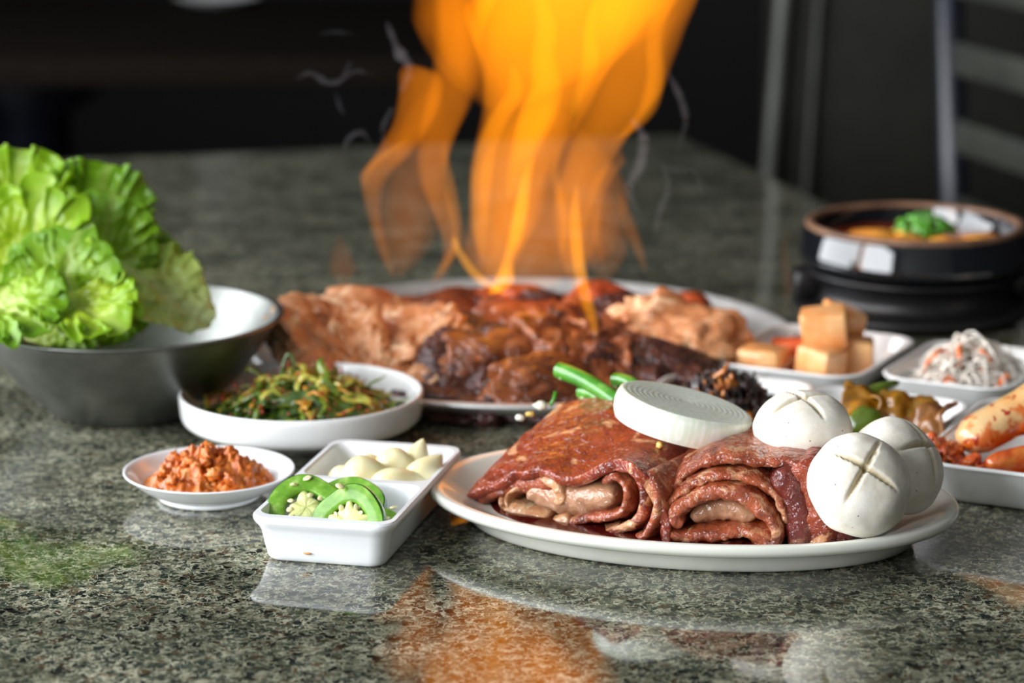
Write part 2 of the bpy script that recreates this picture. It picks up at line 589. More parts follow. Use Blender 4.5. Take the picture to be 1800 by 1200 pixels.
# black stone pot in its holder
M['glaze'] = pm('black_pot_glaze', two(S(14, 16, 20), S(22, 24, 28)), 30, .08, coat=.6)
M['potrim'] = pm('brown_pot_rim', two(S(96, 68, 50), S(128, 96, 74)), 60, .45)
M['holder'] = pm('black_plastic_holder', two(S(10, 10, 12), S(17, 16, 18)), 30, .42)
POT = (.299, 1.868)
holder = thing('pot_holder', (POT[0], POT[1], 0), 'black round trivet holder under the stone pot', 'trivet')
obj('holder_body', lathe(smooth_prof([(.075, 0), (.082, .001), (.088, .004), (.0885, .008), (.083, .0105), (.0735, .013), (.072, .022), (.076, .0295), (.080, .0312), (.0805, .034), (.077, .0352), (.074, .034), (.066, .0275), (.03, .0262), (.0005, .0262)], 3), 72), M['holder'], holder, sharp=70)
for s in (-1, 1):
    obj('handle', box(.070, .0895, -.014, .014, .012, .0335, .004), M['holder'], holder, rot=(0, 0, PI if s < 0 else 0), sharp=50)
pot = thing('stone_pot', (POT[0], POT[1], .0265), 'black glazed stone pot with a brown rim, full of red stew', 'pot')
obj('pot_body', lathe(smooth_prof([(.045, 0), (.058, .0006), (.066, .006), (.0725, .0095), (.0815, .012), (.0852, .0145), (.0862, .018), (.0852, .024), (.0830, .033), (.0812, .0385)], 3)
    + [(.0738, .0392), (.0732, .034), (.070, .02), (.055, .008), (.0005, .007)], 96), M['glaze'], pot, sharp=70)
obj('rim', lathe([(.0808, .0383), (.0813, .0395), (.0808, .0412), (.0788, .0422), (.0765, .0422), (.0748, .0412), (.0738, .0392), (.0742, .0385)], 96, False, False), M['potrim'], pot)

# round grill pan
GP = (.008, 1.718)
pan = thing('grill_pan', (GP[0], GP[1], 0), 'round steel grill pan with a blackened plate under the burning meat', 'pan')
obj('pan_rim', lathe(smooth_prof([(.150, .0), (.162, .0005), (.176, .006), (.1885, .0125), (.1910, .0142), (.1912, .0158), (.1895, .0172), (.1872, .0172), (.1845, .0155), (.177, .0105), (.1665, .0080), (.160, .0075)], 3) + [(.155, .003), (.15, .002)], 128, False, False), M['steel_pan'], pan, sharp=80)
obj('cooking_plate', lathe(smooth_prof([(.1625, .006), (.1632, .0082), (.158, .0085), (.145, .0095), (.10, .014), (.05, .017), (.0005, .018)], 3), 96), M['burnt'], pan, sharp=70)

# ------------------------------------------------------------------ lettuce
def leaf_mat(name, pale, mid, tip):
    k = NT(name)
    at = k.n('ShaderNodeAttribute', attribute_name='leaf_v')
    sepv = k.n('ShaderNodeSeparateXYZ')
    k.l(at.outputs['Vector'], sepv.inputs[0])
    v = k.coord()
    n1 = k.noise(v, 60, 4)
    add = k.n('ShaderNodeMath', operation='MULTIPLY_ADD')
    k.l(n1, add.inputs[0])
    add.inputs[1].default_value = .45
    k.l(sepv.outputs[0], add.inputs[2])
    c = k.ramp(add.outputs[0], [(.15, pale), (.55, mid), (1.0, tip)])
    c = k.mix(sepv.outputs[1], c, pale)
    k.l(c, k.p.inputs['Base Color'])
    k.p.inputs['Roughness'].default_value = .32
    k.p.inputs['Specular IOR Level'].default_value = .5
    nn = k.bump(k.noise(v, 260, 3), .35, .001)
    k.l(nn, k.p.inputs['Normal'])
    tr = k.n('ShaderNodeBsdfTranslucent')
    k.l(k.mix(.5, c, S(188, 214, 20)), tr.inputs['Color'])
    mx = k.n('ShaderNodeMixShader')
    mx.inputs[0].default_value = .42
    k.l(k.p.outputs[0], mx.inputs[1])
    k.l(tr.outputs[0], mx.inputs[2])
    k.l(mx.outputs[0], k.out.inputs['Surface'])
    return k.m


M['leaf'] = leaf_mat('lettuce_green', S(218, 226, 140), S(160, 196, 50), S(120, 170, 28))
M['leaf2'] = leaf_mat('lettuce_bright', S(224, 230, 150), S(188, 212, 52), S(148, 192, 30))


M['leaf3'] = leaf_mat('lettuce_pale_base', S(230, 238, 178), S(204, 222, 118), S(160, 200, 66))


def leaf(name, base, tip, nrm, width, ruff, seed, curl=.5, cup=.25, roll=0.0, m='leaf', label='', base_w=.22, tipc=1.0):
    base, tip, nrm = Vector(base), Vector(tip), Vector(nrm)
    Y = tip - base
    L = Y.length
    Y.normalize()
    X = Y.cross(nrm).normalized()
    Z = X.cross(Y).normalized()
    nr, na = 30, 280
    av, vs_, fs_ = [], [], []
    for i in range(nr):
        for j in range(na):
            rho = (i / (nr - 1)) ** .8
            ph = 2 * PI * j / na
            # outline: egg, narrow at the base
            oy = .5 - .5 * math.cos(ph)
            prof = (base_w + (1 - base_w) * min(1, oy / .55) ** .9) * abs(math.sin(ph)) ** .75
            rag = 1 + .07 * nz((math.cos(ph) * 3, math.sin(ph) * 3, seed), 1.3) + .05 * nz((math.cos(ph) * 9, math.sin(ph) * 9, seed), 1.2)
            ex, ey = math.copysign(prof, math.sin(ph)) * width * rag, (oy - .45) * L * (1 + .05 * nz((math.cos(ph) * 5, math.sin(ph) * 5, seed)))
            x, y = ex * rho, .45 * L + ey * rho
            v = y / L
            u = x / width
            up = min(1, max(0, oy * 1.9 - .12))
            n1 = nz((math.cos(ph) * 2.5, math.sin(ph) * 2.5, seed), 1.0)
            w1 = math.sin(11 * ph + seed * 3 + 4 * n1)
            w2 = math.sin(19 * ph + seed + 6 * n1)
            e1, e2 = rho ** 3.0 * up, max(0, (rho - .45) / .55) ** 1.7 * up
            am = .7 + .6 * nz((math.cos(ph) * 4, math.sin(ph) * 4, seed + 3))
            z = ruff * am * (.30 * e1 * w1 + .50 * e2 * w2 + .13 * e2 * math.sin(43 * ph + 7 * n1)) + ruff * .55 * rho * nz((u * 1.6, v * 2.4, seed), 1.3) + .0032 * nz((u * 4.5, v * 7, seed)) + .0018 * nz((u * 11, v * 17, seed)) + cup * abs(x) * abs(u)
            tz = math.cos(19 * ph + seed + 6 * n1) * ruff * .45 * e2
            x += tz * math.cos(ph)
            y += tz * math.sin(ph) * .6
            z -= .003 * math.exp(-(u / .10) ** 2) * (1 - v * .7)
            ang = curl * max(0, v) ** 2
            yy = y * math.cos(ang * .5) - z * math.sin(ang)
            zz = -y * math.sin(ang * .5) * .9 + z * math.cos(ang)
            rib = math.exp(-(u / (.05 + .08 * (1 - v))) ** 2) * (1 - .65 * v)
            side = abs(math.sin(9 * (v - .5 * abs(u))))
            rib = max(rib, .4 * (1 - e1) * max(0, 1 - side * 6))
            av.append((max(0, v) * .55 + .30 * e1 * tipc + .05, rib * .8, 0))
            vs_.append(tuple(base + X * x + Y * yy + Z * zz))
    for i in range(nr - 1):
        for j in range(na):
            j2 = (j + 1) % na
            fs_.append((i * na + j, (i + 1) * na + j, (i + 1) * na + j2, i * na + j2))
    vf = (vs_, fs_)
    o = obj(name, vf, M[m], label=label, cat='lettuce leaf', group='lettuce leaves in the steel bowl')
    at = o.data.attributes.new('leaf_v', 'FLOAT_VECTOR', 'POINT')
    at.data.foreach_set('vector', [c for p in av for c in p])
    solid(o, .0005)
    return o


leaf('lettuce_leaf', (-0.2735, 1.6, 0.0553), (-0.2653, 1.64, 0.1501), (.2, -1, .35), .040, .011, 1.3, -.2, .3, 0, 'leaf', 'tall upright lettuce leaf, its frilly tip the highest right of the bunch')
leaf('lettuce_leaf', (-0.3209, 1.6, 0.0553), (-0.3165, 1.64, 0.1586), (.0, -1, .3), .042, .011, 2.9, -.2, .3, 0, 'leaf2', 'upright lettuce leaf whose tip is the topmost at the left edge')
leaf('lettuce_leaf', (-0.3015, 1.575, 0.061), (-0.296, 1.555, 0.1463), (-.1, -1, .5), .045, .013, 4.1, .5, .35, 0, 'leaf2', 'bright yellow-green frilled leaf at left, in front of the topmost leaf')
leaf('lettuce_leaf', (-0.2638, 1.585, 0.055), (-0.2544, 1.59, 0.1366), (.1, -1, .4), .038, .011, 5.7, .3, .3, 0, 'leaf', 'mid-height frilled leaf in the middle of the lettuce bunch')
leaf('lettuce_leaf', (-0.2445, 1.6, 0.0515), (-0.2342, 1.615, 0.1147), (.35, -1, .4), .032, .010, 7.2, .4, .3, 0, 'leaf', 'small frilled leaf curling right at the bunch edge')
leaf('lettuce_leaf', (-0.2769, 1.555, 0.0546), (-0.2744, 1.535, 0.1199), (-.1, -1, .7), .042, .012, 8.8, .7, .3, 0, 'leaf', 'lettuce leaf folded forward below the bright frilled one')
leaf('lettuce_leaf', (-0.1878, 1.56, 0.06), (-0.2601, 1.585, 0.1065), (-.15, -.45, 1), .036, .008, 10.4, .30, .12, 0, 'leaf3', 'pale lettuce leaf with its cut stem end lying at the right', .45, .6)
leaf('lettuce_leaf', (-0.2188, 1.6, 0.0553), (-0.2323, 1.64, 0.0862), (.5, -.8, .6), .026, .008, 12.1, .3, .2, 0, 'leaf', 'dark green leaf tip standing behind the pale stem end')
leaf('lettuce_leaf', (-0.2972, 1.555, 0.0764), (-0.2355, 1.488, 0.0877), (.0, -.35, 1), .034, .011, 13.6, .30, .2, 0, 'leaf2', 'frilled lettuce leaf hanging over the front rim of the bowl')
leaf('lettuce_leaf', (-0.3315, 1.55, 0.0793), (-0.2841, 1.485, 0.0867), (-.2, -.4, 1), .036, .011, 15.2, .30, .2, 0, 'leaf', 'frilled lettuce leaf drooping at the left edge by the bowl rim')
leaf('lettuce_leaf', (-0.3102, 1.58, 0.0487), (-0.2351, 1.59, 0.0724), (.1, -.5, 1), .040, .008, 16.9, .2, .2, 0, 'leaf', 'dark lettuce leaf lying deepest in the bowl under the others')
leaf('lettuce_leaf', (-0.3501, 1.6, 0.0553), (-0.3393, 1.62, 0.1368), (-.2, -1, .3), .045, .012, 18.2, .1, .3, 0, 'leaf', 'upright lettuce leaf cut off by the left edge')

# ------------------------------------------------------------------ bean paste
M['paste'] = pm('bean_paste', [(.30, S(134, 58, 12)), (.46, S(196, 96, 26)), (.60, S(216, 128, 52)), (.72, S(138, 82, 16))], 140, .3, bump=.5, bscale=320, bdist=.0015, coat=.7, coat_r=.1, spec=.15)


def heap(rx, ry, h, lump, fr, seed, n=80, peaks=()):
    def fn(a, b):
        th = a * 2 * PI
        r = b
        x, y = r * math.cos(th), r * math.sin(th)
        z = h * (1 - r ** 2.2) + lump * (1 - r ** 6) * (fz((x, y, seed), fr, seed, 4) * .8 + abs(nz((x, y, seed), fr * 2.3, 3)) * .9)
        for px, py, ph, pr in peaks:
            z += ph * math.exp(-((x - px) ** 2 + (y - py) ** 2) / pr ** 2)
        k = 1 + .05 * nz((math.cos(th) * 2, math.sin(th) * 2, seed), 1.5)
        return (x * rx * k, y * ry * k, z)
    v, f = grid(n, n // 2, fn)
    return v, f


paste = thing('bean_paste', (-.171, 1.389, .0088), 'chunky orange-brown fermented bean paste heaped in the small saucer', 'sauce')
obj('paste_mound', heap(.0372, .0365, .0095, .0062, 4.2, 2.0, 200, ((-.18, .1, .0075, .25), (.45, .1, .005, .3))), M['paste'], paste, kind='stuff')
lum = [blob(.0040, .003, .0026, .75, 2.2, i * 1.7, 3) for i in range(5)]
for i in range(26):
    a, r = R.uniform(0, 2 * PI), R.uniform(0, .029)
    x, y = r * math.cos(a), r * math.sin(a)
    z = .0100 * (1 - (r / .0395) ** 2) + .0030 + (.006 * math.exp(-((x + .007) ** 2 + (y - .004) ** 2) / .0001)) + .004 * math.exp(-((x - .018) ** 2 + (y - .004) ** 2) / .00014)
    obj('lump', mesh('lump', lum[i % 5], M['paste']), None, paste, (x, y, z), (R.uniform(0, 6), R.uniform(0, 6), R.uniform(0, 6)), R.uniform(.6, 1.25))

# ------------------------------------------------------------------ seasoned greens in the round dish
GR = [pm('green_stalk', [(.3, S(58, 84, 18)), (.5, S(104, 130, 30)), (.7, S(150, 160, 50))], 150, .3, coat=.5, trans=.15),
      pm('dark_green_leaf', [(.3, S(30, 48, 14)), (.55, S(64, 92, 26)), (.7, S(104, 122, 40))], 150, .3, coat=.5),
      pm('yellow_green_leaf', [(.3, S(150, 150, 40)), (.5, S(196, 196, 84)), (.7, S(196, 140, 40))], 170, .3, coat=.5, trans=.15),
      pm('orange_seasoned_leaf', [(.3, S(150, 90, 20)), (.5, S(206, 140, 40)), (.7, S(140, 150, 40))], 200, .3, coat=.5)]
obj('seasoned_greens', heap(.066, .066, .016, .006, 3.0, 6.0, 110, ((.12, .0, .013, .35),)), GR[1], None, (-.1292, 1.520, .0085),
    label='dark chopped green heap filling the round white dish', cat='greens', kind='stuff')


def ribbon(L, w, t, bend, seed, n=14):
    path, rad = [], []
    for i in range(n):
        s = i / (n - 1)
        a = bend * (s - .5)
        path.append((L * (s - .5), .35 * L * (math.cos(a * 2.2) - 1) + .16 * L * nz((s * 2, seed, 0), 1.5), .30 * L * math.cos(a * 2.4) - .3 * L + .22 * L * nz((s * 2.2, seed + 9, 1), 1.3)))
        rad.append(w * (.45 + .55 * math.sin(PI * min(.97, max(.03, s)))) * (1 + .4 * nz((s * 4, seed, 5))))
    return tube(path, rad, 8, True, t, twist=1.6 * nz((seed, 1, 2)))


ribs = [ribbon(R.uniform(.018, .034), R.uniform(.0016, .0050), R.uniform(.14, .45), R.uniform(-1.6, 1.6), i * 1.3) for i in range(14)]
rib_me = [[mesh('chopped_green', r, m) for r in ribs] for m in GR]
for i in range(190):
    a, r = R.uniform(0, 2 * PI), .063 * math.sqrt(R.uniform(0, 1))
    x, y = r * math.cos(a), r * math.sin(a)
    z = .012 + .016 * (1 - (r / .065) ** 2) + .013 * math.exp(-((x - .008) ** 2 + y * y) / .0006) + R.uniform(-.001, .003)
    near_top = (x - .012) ** 2 + y * y < .034 ** 2
    c = R.choices((0, 1, 2, 3), (4, 2, 8, 2) if near_top else (6, 6, 3, 2))[0]
    sc_ = R.uniform(.6, 1.0) * (.7 if r > .045 else 1)
    kinds = ('green stalk piece in the dish of seasoned greens', 'dark green leaf strip in the dish of seasoned greens',
             'yellow-green leaf strip in the dish of seasoned greens', 'orange-stained leaf strip in the dish of seasoned greens')
    obj('chopped_green', R.choice(rib_me[c]), None, None, (-.1292 + x, 1.520 + y, z), (R.uniform(-.9, .9), R.uniform(-.7, .7), R.uniform(0, 6.3)), sc_,
        label=kinds[c], cat='greens', group='chopped ' + ('stalks', 'dark leaf strips', 'yellow-green leaf strips', 'orange leaf strips')[c] + ' in the round dish')
M['chili'] = pm('red_chili_flakes', two(S(120, 20, 10), S(190, 50, 24)), 300, .35, coat=.4)
fl = []
for i in range(150):
    a, r = R.uniform(0, 2 * PI), .058 * math.sqrt(R.uniform(0, 1))
    x, y = r * math.cos(a), r * math.sin(a)
    z = .0175 + .016 * (1 - (r / .065) ** 2) + .013 * math.exp(-((x - .008) ** 2 + y * y) / .0006) + R.uniform(-.001, .004)
    fl.append(xf(blob(.0011, .0008, .0004, .3, 2, i, 1), Matrix.Translation((x, y, z)) @ Euler((R.uniform(0, 3), R.uniform(0, 3), 0)).to_matrix().to_4x4()))
obj('chili_flakes', joinvf(fl), M['chili'], None, (-.1292, 1.520, 0), label='red chilli flakes scattered over the seasoned greens', cat='chili flakes', kind='stuff')
# a thin stalk loop standing up at the back
obj('green_stalk', tube(smooth_prof([(-.012, 0, 0), (-.013, 0, .010), (-.010, .001, .021), (-.007, .001, .0235), (-.0045, 0, .018), (-.005, 0, .004)], 5), .0011, 8), GR[1], None, (-.1292, 1.526, .026),
    label='thin dark stalk looping up above the seasoned greens', cat='greens')

# ------------------------------------------------------------------ chilli slices and garlic in the twin dish
M['jal_skin'] = pm('green_chilli_skin', two(S(34, 92, 18), S(54, 118, 28)), 60, .18, coat=.5)
M['jal_flesh'] = pm('green_chilli_flesh', [(.3, S(88, 142, 34)), (.55, S(116, 164, 54)), (.75, S(158, 192, 100))], 160, .3, coat=.3, sss=.12, sss_r=(.002, .004, .001), spec=.2)
M['jal_core'] = pm('pale_chilli_pith', two(S(206, 212, 130), S(226, 228, 164)), 220, .35, coat=.3, sss=.2, bump=.3, bscale=500)
M['seed'] = pm('cream_chilli_seed', two(S(226, 214, 156), S(240, 230, 184)), 300, .3, coat=.3)
seed_me = mesh('seed', blob(.0021, .0016, .0007, .12, 1.6, 3, 2), M['seed'])
bxm = Matrix.Translation((-.082, 1.337, 0)) @ Matrix.Rotation(BXA, 4, 'Z')


def chilli(loc, tilt, az, rad, thick, seed, label, ncore=3, seeds=9, cs=1.0):
    t = thing('chilli_slice', bxm @ Vector(loc), label, 'chilli slice', 'green chilli slices in the twin dish', rot=(tilt, 0, az + BXA))
    n = 64
    def rr(j, k):
        a = 2 * PI * j / n
        return rad * k * (1 + .05 * math.cos(3 * a + seed) + .02 * math.sin(5 * a))
    def ring(k, z):
        return [(rr(j, k) * math.cos(2 * PI * j / n), rr(j, k) * math.sin(2 * PI * j / n), z) for j in range(n)]
    h = thick / 2
    obj('skin', loft([ring(.965, -h), ring(.99, -h * .9), ring(1.0, -h * .5), ring(1.005, 0), ring(1.0, h * .5), ring(.99, h * .9), ring(.965, h)], False, False), M['jal_skin'], t)
    fl_ = [ring(.968, h), ring(.86, h * 1.03), ring(.66, h * 1.03), ring(.56, h * .97), ring(.53, h * .75), ring(.52, -h * .8), ring(.56, -h), ring(.968, -h)]
    obj('flesh', loft(fl_, False, False), M['jal_flesh'], t, sharp=60)
    # pith: a lobed core with webs to the wall
    def core(j, k):
        a = 2 * PI * j / n
        web = max(0, math.cos(ncore * a + seed * 2)) ** 2.2
        return rad * k * cs * (.36 + .19 * web + .06 * nz((math.cos(a) * 3, math.sin(a) * 3, seed)))
    def cring(k, z):
        return [(core(j, k) * math.cos(2 * PI * j / n), core(j, k) * math.sin(2 * PI * j / n), z + .0004 * nz((j * .3, k, seed))) for j in range(n)]
    pith = obj('pith', loft([cring(.9, -h * .9), cring(1, -h * .7), cring(1, h * .7), cring(.9, h * .95), cring(.4, h * 1.1), cring(.02, h * 1.05)]), M['jal_core'], t)
    for i in range(seeds):
        a = 2 * PI * (i + .3 * R.random()) / seeds + seed
        q = rad * R.uniform(.36, .52)
        obj('seed', seed_me, None, pith, (q * math.cos(a), q * math.sin(a), h * R.uniform(.5, 1.1)), (R.uniform(-.8, .8), R.uniform(-.5, .5), a + R.uniform(-.6, .6)), R.uniform(.7, 1.0))
    return t


chilli((-.0165, -.0475, .0208), .62, .25, .0218, .0062, .6, 'pale green chilli slice seen from its cut face, left in the twin dish', 3, 10)
chilli((.0100, -.0560, .0178), 1.12, -.10, .0205, .0065, 2.1, 'dark-skinned green chilli slice standing upright at the front of the twin dish', 5, 14, 1.22)
chilli((.0190, -.0430, .0140), .25, .3, .0140, .0062, 3.7, 'small green chilli slice lying at the right of the twin dish', 3, 6)
chilli((.0010, -.0275, .0170), .75, -.1, .0195, .006, 5.0, 'green chilli slice half hidden behind the two front slices', 3, 6)
for i, (x, y, z) in enumerate(((-.0255, -.0395, .0345), (-.0195, -.0345, .0370), (.0042, -.0530, .0395), (.0265, -.0300, .0225), (.0255, -.0405, .0192))):
    obj('chilli_seed', seed_me, None, None, bxm @ Vector((x, y, z - .002)), (R.uniform(-.5, .5), R.uniform(-.4, .4), R.uniform(0, 6)), 1.25,
        label='loose cream chilli seed on the green chilli slices', cat='seed', group='loose chilli seeds')

M['garlic'] = pm('peeled_garlic', [(.3, S(224, 208, 150)), (.5, S(236, 226, 180)), (.7, S(242, 236, 202))], 90, .28, coat=.3, sss=.25, sss_r=(.006, .005, .003), stretch=(1, 1, .3))


def clove(s, bend=.25):
    v, f = ico(4)
    out = []
    for p in v:
        t = (p.x + 1) / 2
        r = (math.sin(PI * t ** .72) ** .75) if 0 < t < 1 else 0
        q = Vector((p.y, p.z))
        q = q.normalized() * r if q.length > 1e-6 else q
        x = (t - .5) * 2.5
        out.append((x * s, q.x * s * .82, (q.y * .78 + bend * (1 - x * x * .6) + (.12 * max(0, q.y) ** 2)) * s))
    return out, f


cl_me = mesh('garlic_clove', clove(.0104), M['garlic'])
hc = clove(.0104, .1)
hc_me = mesh('garlic_clove', ([(x, y, max(z, -.0005)) for x, y, z in hc[0]], hc[1]), M['garlic'], sharp=60)
GL = [((-.004, .0250, .0150), (0, -.1, .5), 1.25, 0, 'plump whole garlic clove, leftmost large one in the twin dish'),
      ((.0165, .0190, .0140), (.9, -.25, .35), 1.35, 1, 'halved garlic clove with its cut face to the front'),
      ((.0290, .0330, .0180), (.6, -.75, .75), 1.15, 1, 'halved garlic clove leaning against the right wall of the twin dish'),
      ((.0190, .0560, .0210), (0, -1.2, 1.2), .85, 0, 'garlic clove standing point up at the back right'),
      ((-.0175, .0250, .0115), (.2, .1, -.5), .95, 0, 'small garlic clove at the left under the plump one'),
      ((.0090, .0440, .0160), (0, .2, .1), 1.1, 0, 'garlic clove lying behind the halved one'),
      ((-.0100, .0480, .0120), (0, .1, 1.9), 1.0, 0, 'garlic clove at the back left of the twin dish'),
      ((.0250, .0480, .0110), (0, .1, 2.3), 1.0, 0, 'garlic clove deep in the back right corner')]
for p, r, s, hf, lb in GL:
    obj('garlic_clove', hc_me if hf else cl_me, None, None, bxm @ Vector((p[0] * .93, p[1], p[2] + .0025)), (r[0], r[1], r[2] + BXA), s, label=lb, cat='garlic clove', group='garlic cloves in the twin dish')

# ------------------------------------------------------------------ raw marinated meat
def meat_mat(name, cols, fat, fat_lo=.56, fat_hi=.66, scale=55, fs=28, stretch=(1, 1, 1), bump=.5, sss=.05):
    k = NT(name)
    v = k.coord(stretch)
    c = k.ramp(k.noise(v, scale, 5, .6, .6), [(.28, cols[0]), (.5, cols[1]), (.72, cols[2])])
    fm = k.ramp(k.noise(v, fs, 5, .62, 1.4), [(fat_lo, (0, 0, 0)), (fat_hi, (1, 1, 1))])
    c = k.mix(fm, c, fat)
    k.l(c, k.p.inputs['Base Color'])
    k.p.inputs['Roughness'].default_value = .5
    k.p.inputs['Specular IOR Level'].default_value = .12
    k.p.inputs['Coat Weight'].default_value = 1.0
    k.p.inputs['Coat IOR'].default_value = 1.55
    k.p.inputs['Coat Roughness'].default_value = .06
    k.p.inputs['Subsurface Weight'].default_value = sss
    k.p.inputs['Subsurface Radius'].default_value = (.006, .002, .001)
    k.p.inputs['Subsurface Scale'].default_value = 1.0
    n1 = k.bump(k.noise(v, 150, 5, .65, .6), bump, .0040)
    n2 = k.bump(k.noise(v, 560, 3, .6), bump * .8, .0012, n1)
    k.l(n2, k.p.inputs['Normal'])
    n3 = k.bump(k.noise(v, 210, 2, .5, .8), min(1, bump * 1.5), .0055)
    k.l(n3, k.p.inputs['Coat Normal'])
    return k.m


M['raw_top'] = meat_mat('raw_meat_red', (S(82, 24, 10), S(136, 48, 22), S(160, 76, 40)), S(204, 148, 104), .58, .65, 60, 34)
M['raw_edge'] = meat_mat('raw_meat_cut_edge', (S(102, 38, 20), S(150, 70, 40), S(178, 98, 62)), S(208, 154, 114), .56, .68, 80, 70)
M['raw_fat'] = meat_mat('pale_meat_fat', (S(166, 104, 68), S(194, 140, 98), S(210, 166, 124)), S(214, 182, 144), .6, .7, 70, 50, bump=.35)
M['raw_slab'] = meat_mat('beige_meat_slab', (S(138, 92, 66), S(170, 122, 90), S(182, 138, 106)), S(192, 152, 122), .62, .72, 90, 60, bump=.25)
M['raw_dark'] = meat_mat('dark_marbled_meat', (S(52, 12, 10), S(94, 26, 20), S(126, 50, 36)), S(168, 112, 90), .60, .74, 50, 40)
M['marinade'] = pm('dark_red_marinade', two(S(48, 8, 8), S(86, 20, 16)), 40, .05, coat=.8)


def band(path, t, y0, y1, seed, sub=14, n=30, rough=.0011, taper=True):
    """a thick strip following a 2-d fold line (x, z), running back from y0 to y1, rounded at its edges"""
    P = smooth_prof(path, sub)
    m = len(P)
    yc, hd = (y0 + y1) / 2, (y1 - y0) / 2
    rings = []
    for i in range(m):
        a, b = P[max(0, i - 1)], P[min(m - 1, i + 1)]
        tx, tz = b[0] - a[0], b[1] - a[1]
        ll = math.hypot(tx, tz) or 1
        nx, nzv = -tz / ll, tx / ll
        k = 1.0
        if taper:
            e = min(i, m - 1 - i) / (sub * .7)
            k = math.sqrt(max(.02, 1 - (1 - min(1, e)) ** 2))
        th = t * k * (1 + .25 * nz((P[i][0] * 60, seed, 0), 1.0))
        ring = []
        for j in range(n):
            q = 2 * PI * j / n
            cy = math.copysign(abs(math.cos(q)) ** .55, math.cos(q))
            sn = math.copysign(abs(math.sin(q)) ** .7, math.sin(q))
            y = yc + hd * cy * (1 - .06 * (1 - k))
            o = th / 2 * sn
            p = Vector((P[i][0] + nx * o, y, P[i][1] + nzv * o))
            d = rough * (.8 * fz((p.x, p.y, p.z), 170, seed, 3) + 1.0 * nz((p.x, p.y, p.z), 80, seed + 3) - .9 * max(0, .25 - abs(nz((p.x, p.y * .5, p.z), 130, seed + 8))))
            ring.append((p.x + nx * d, p.y + d * 1.3, p.z + nzv * d))
        rings.append(ring)
    return loft(rings)


# ---- first folded piece
A1, L1 = Vector((-.0215, 1.346, 0)), .1234
a1 = math.atan2(-.068, .103)
roll1 = thing('raw_meat_roll', (A1.x, A1.y, 0), 'large folded slab of red marinated raw meat, left on the oval platter', 'raw meat', 'folded raw meat on the oval platter', rot=(0, 0, a1))


def m1(*pts):
    out = []
    for px, py in pts:
        u = (px - 820) / 370
        out.append((u * L1, .0095 + (845 + 85 * u - py) / 3197))
    return out


zf_ = smooth_prof(m1((816, 835), (826, 826), (870, 812), (920, 796), (965, 792), (1000, 808), (1025, 812), (1060, 794), (1110, 786), (1150, 800), (1178, 850), (1192, 900)), 8)


def flap(a, b):
    u = a * 1.10 - .05
    v = b * 1.12
    t = min(max(u, 0), 1) * (len(zf_) - 1)
    i = int(min(t, len(zf_) - 2))
    fx = zf_[i][0] + (zf_[i + 1][0] - zf_[i][0]) * (t - i)
    fzv = zf_[i][1] + (zf_[i + 1][1] - zf_[i][1]) * (t - i)
    uu = fx / L1
    zb = .046 + .010 * math.sin(PI * min(1, max(0, uu)) ** .8) - .018 * max(0, (uu - .72) / .28) ** 2
    vv = min(1, v)
    z = fzv + (zb - fzv) * vv ** .75
    x = fx
    y = -.004 + v * .098
    if u < 0:
        z -= (-u) * .30
        x -= .002
    if u > 1:
        z -= (u - 1) * .28
        x += .001
    if v > 1:
        z -= (v - 1) * .36
    fold = .0035 * nz((x * 22, y * 22, 1.0)) + .0014 * nz((x * 70, y * 60, 4)) + .0007 * nz((x * 190, y * 170, 2))
    lip = math.exp(-(v / .06) ** 2)
    z += fold * (1 - lip * .4) + .0012 * lip
    y += .0065 * nz((x * 60, 3, 7)) * lip
    z += .0028 * nz((x * 90, 6, 2)) * lip
    return (x, y, max(z, .0105))


o = obj('top_flap', grid(90, 70, flap), M['raw_top'], roll1)
solid(o, .0062, -1.0 if False else 1.0)
o.modifiers['thickness'].offset = -1.0
subsurf(o, 1)
for nm, mt, path, t, y0, y1 in (
        ('inner_layer', 'raw_edge', m1((832, 846), (852, 828), (900, 820), (950, 815), (985, 822)), .0115, -.001, .060),
        ('fat_fold', 'raw_fat', m1((922, 868), (900, 866), (886, 848), (894, 828), (925, 818)), .0046, -.001, .050),
        ('fat_fold', 'raw_fat', m1((908, 872), (884, 864), (872, 846), (880, 826)), .0042, .000, .050),
        ('meat_slab', 'raw_slab', m1((925, 832), (980, 846), (1030, 852), (1090, 846)), .0182, -.001, .062),
        ('fat_fold', 'raw_fat', m1((958, 806), (985, 822), (994, 846), (985, 852)), .0068, -.003, .040),
        ('fat_layer', 'raw_fat', m1((878, 868), (915, 878), (950, 890), (966, 896)), .0150, -.003, .055),
        ('inner_layer', 'raw_edge', m1((975, 900), (1005, 892), (1050, 884), (1095, 880), (1112, 862), (1112, 830), (1090, 812), (1070, 822)), .0068, -.002, .055),
        ('fat_edge', 'raw_fat', m1((972, 905), (985, 893), (1010, 886)), .0078, -.0035, .03),
        ('outer_layer', 'raw_top', m1((1000, 915), (1060, 912), (1110, 904), (1140, 882), (1146, 840), (1128, 806), (1095, 800)), .0066, -.003, .060),
        ('outer_layer', 'raw_edge', m1((1120, 930), (1152, 918), (1170, 880), (1172, 838), (1150, 806)), .0072, -.004, .070),
        ('inner_layer', 'raw_dark', m1((850, 872), (920, 898), (1000, 914), (1100, 928), (1140, 934)), .012, .001, .060)):
    obj(nm, band(path, t * 1.12, y0, y1, t * 999 + len(path)), M[mt], roll1)
obj('meat_core', blob(.050, .042, .019, .1, 1.5, 3, 3), M['raw_dark'], roll1, (.062, .052, .026))

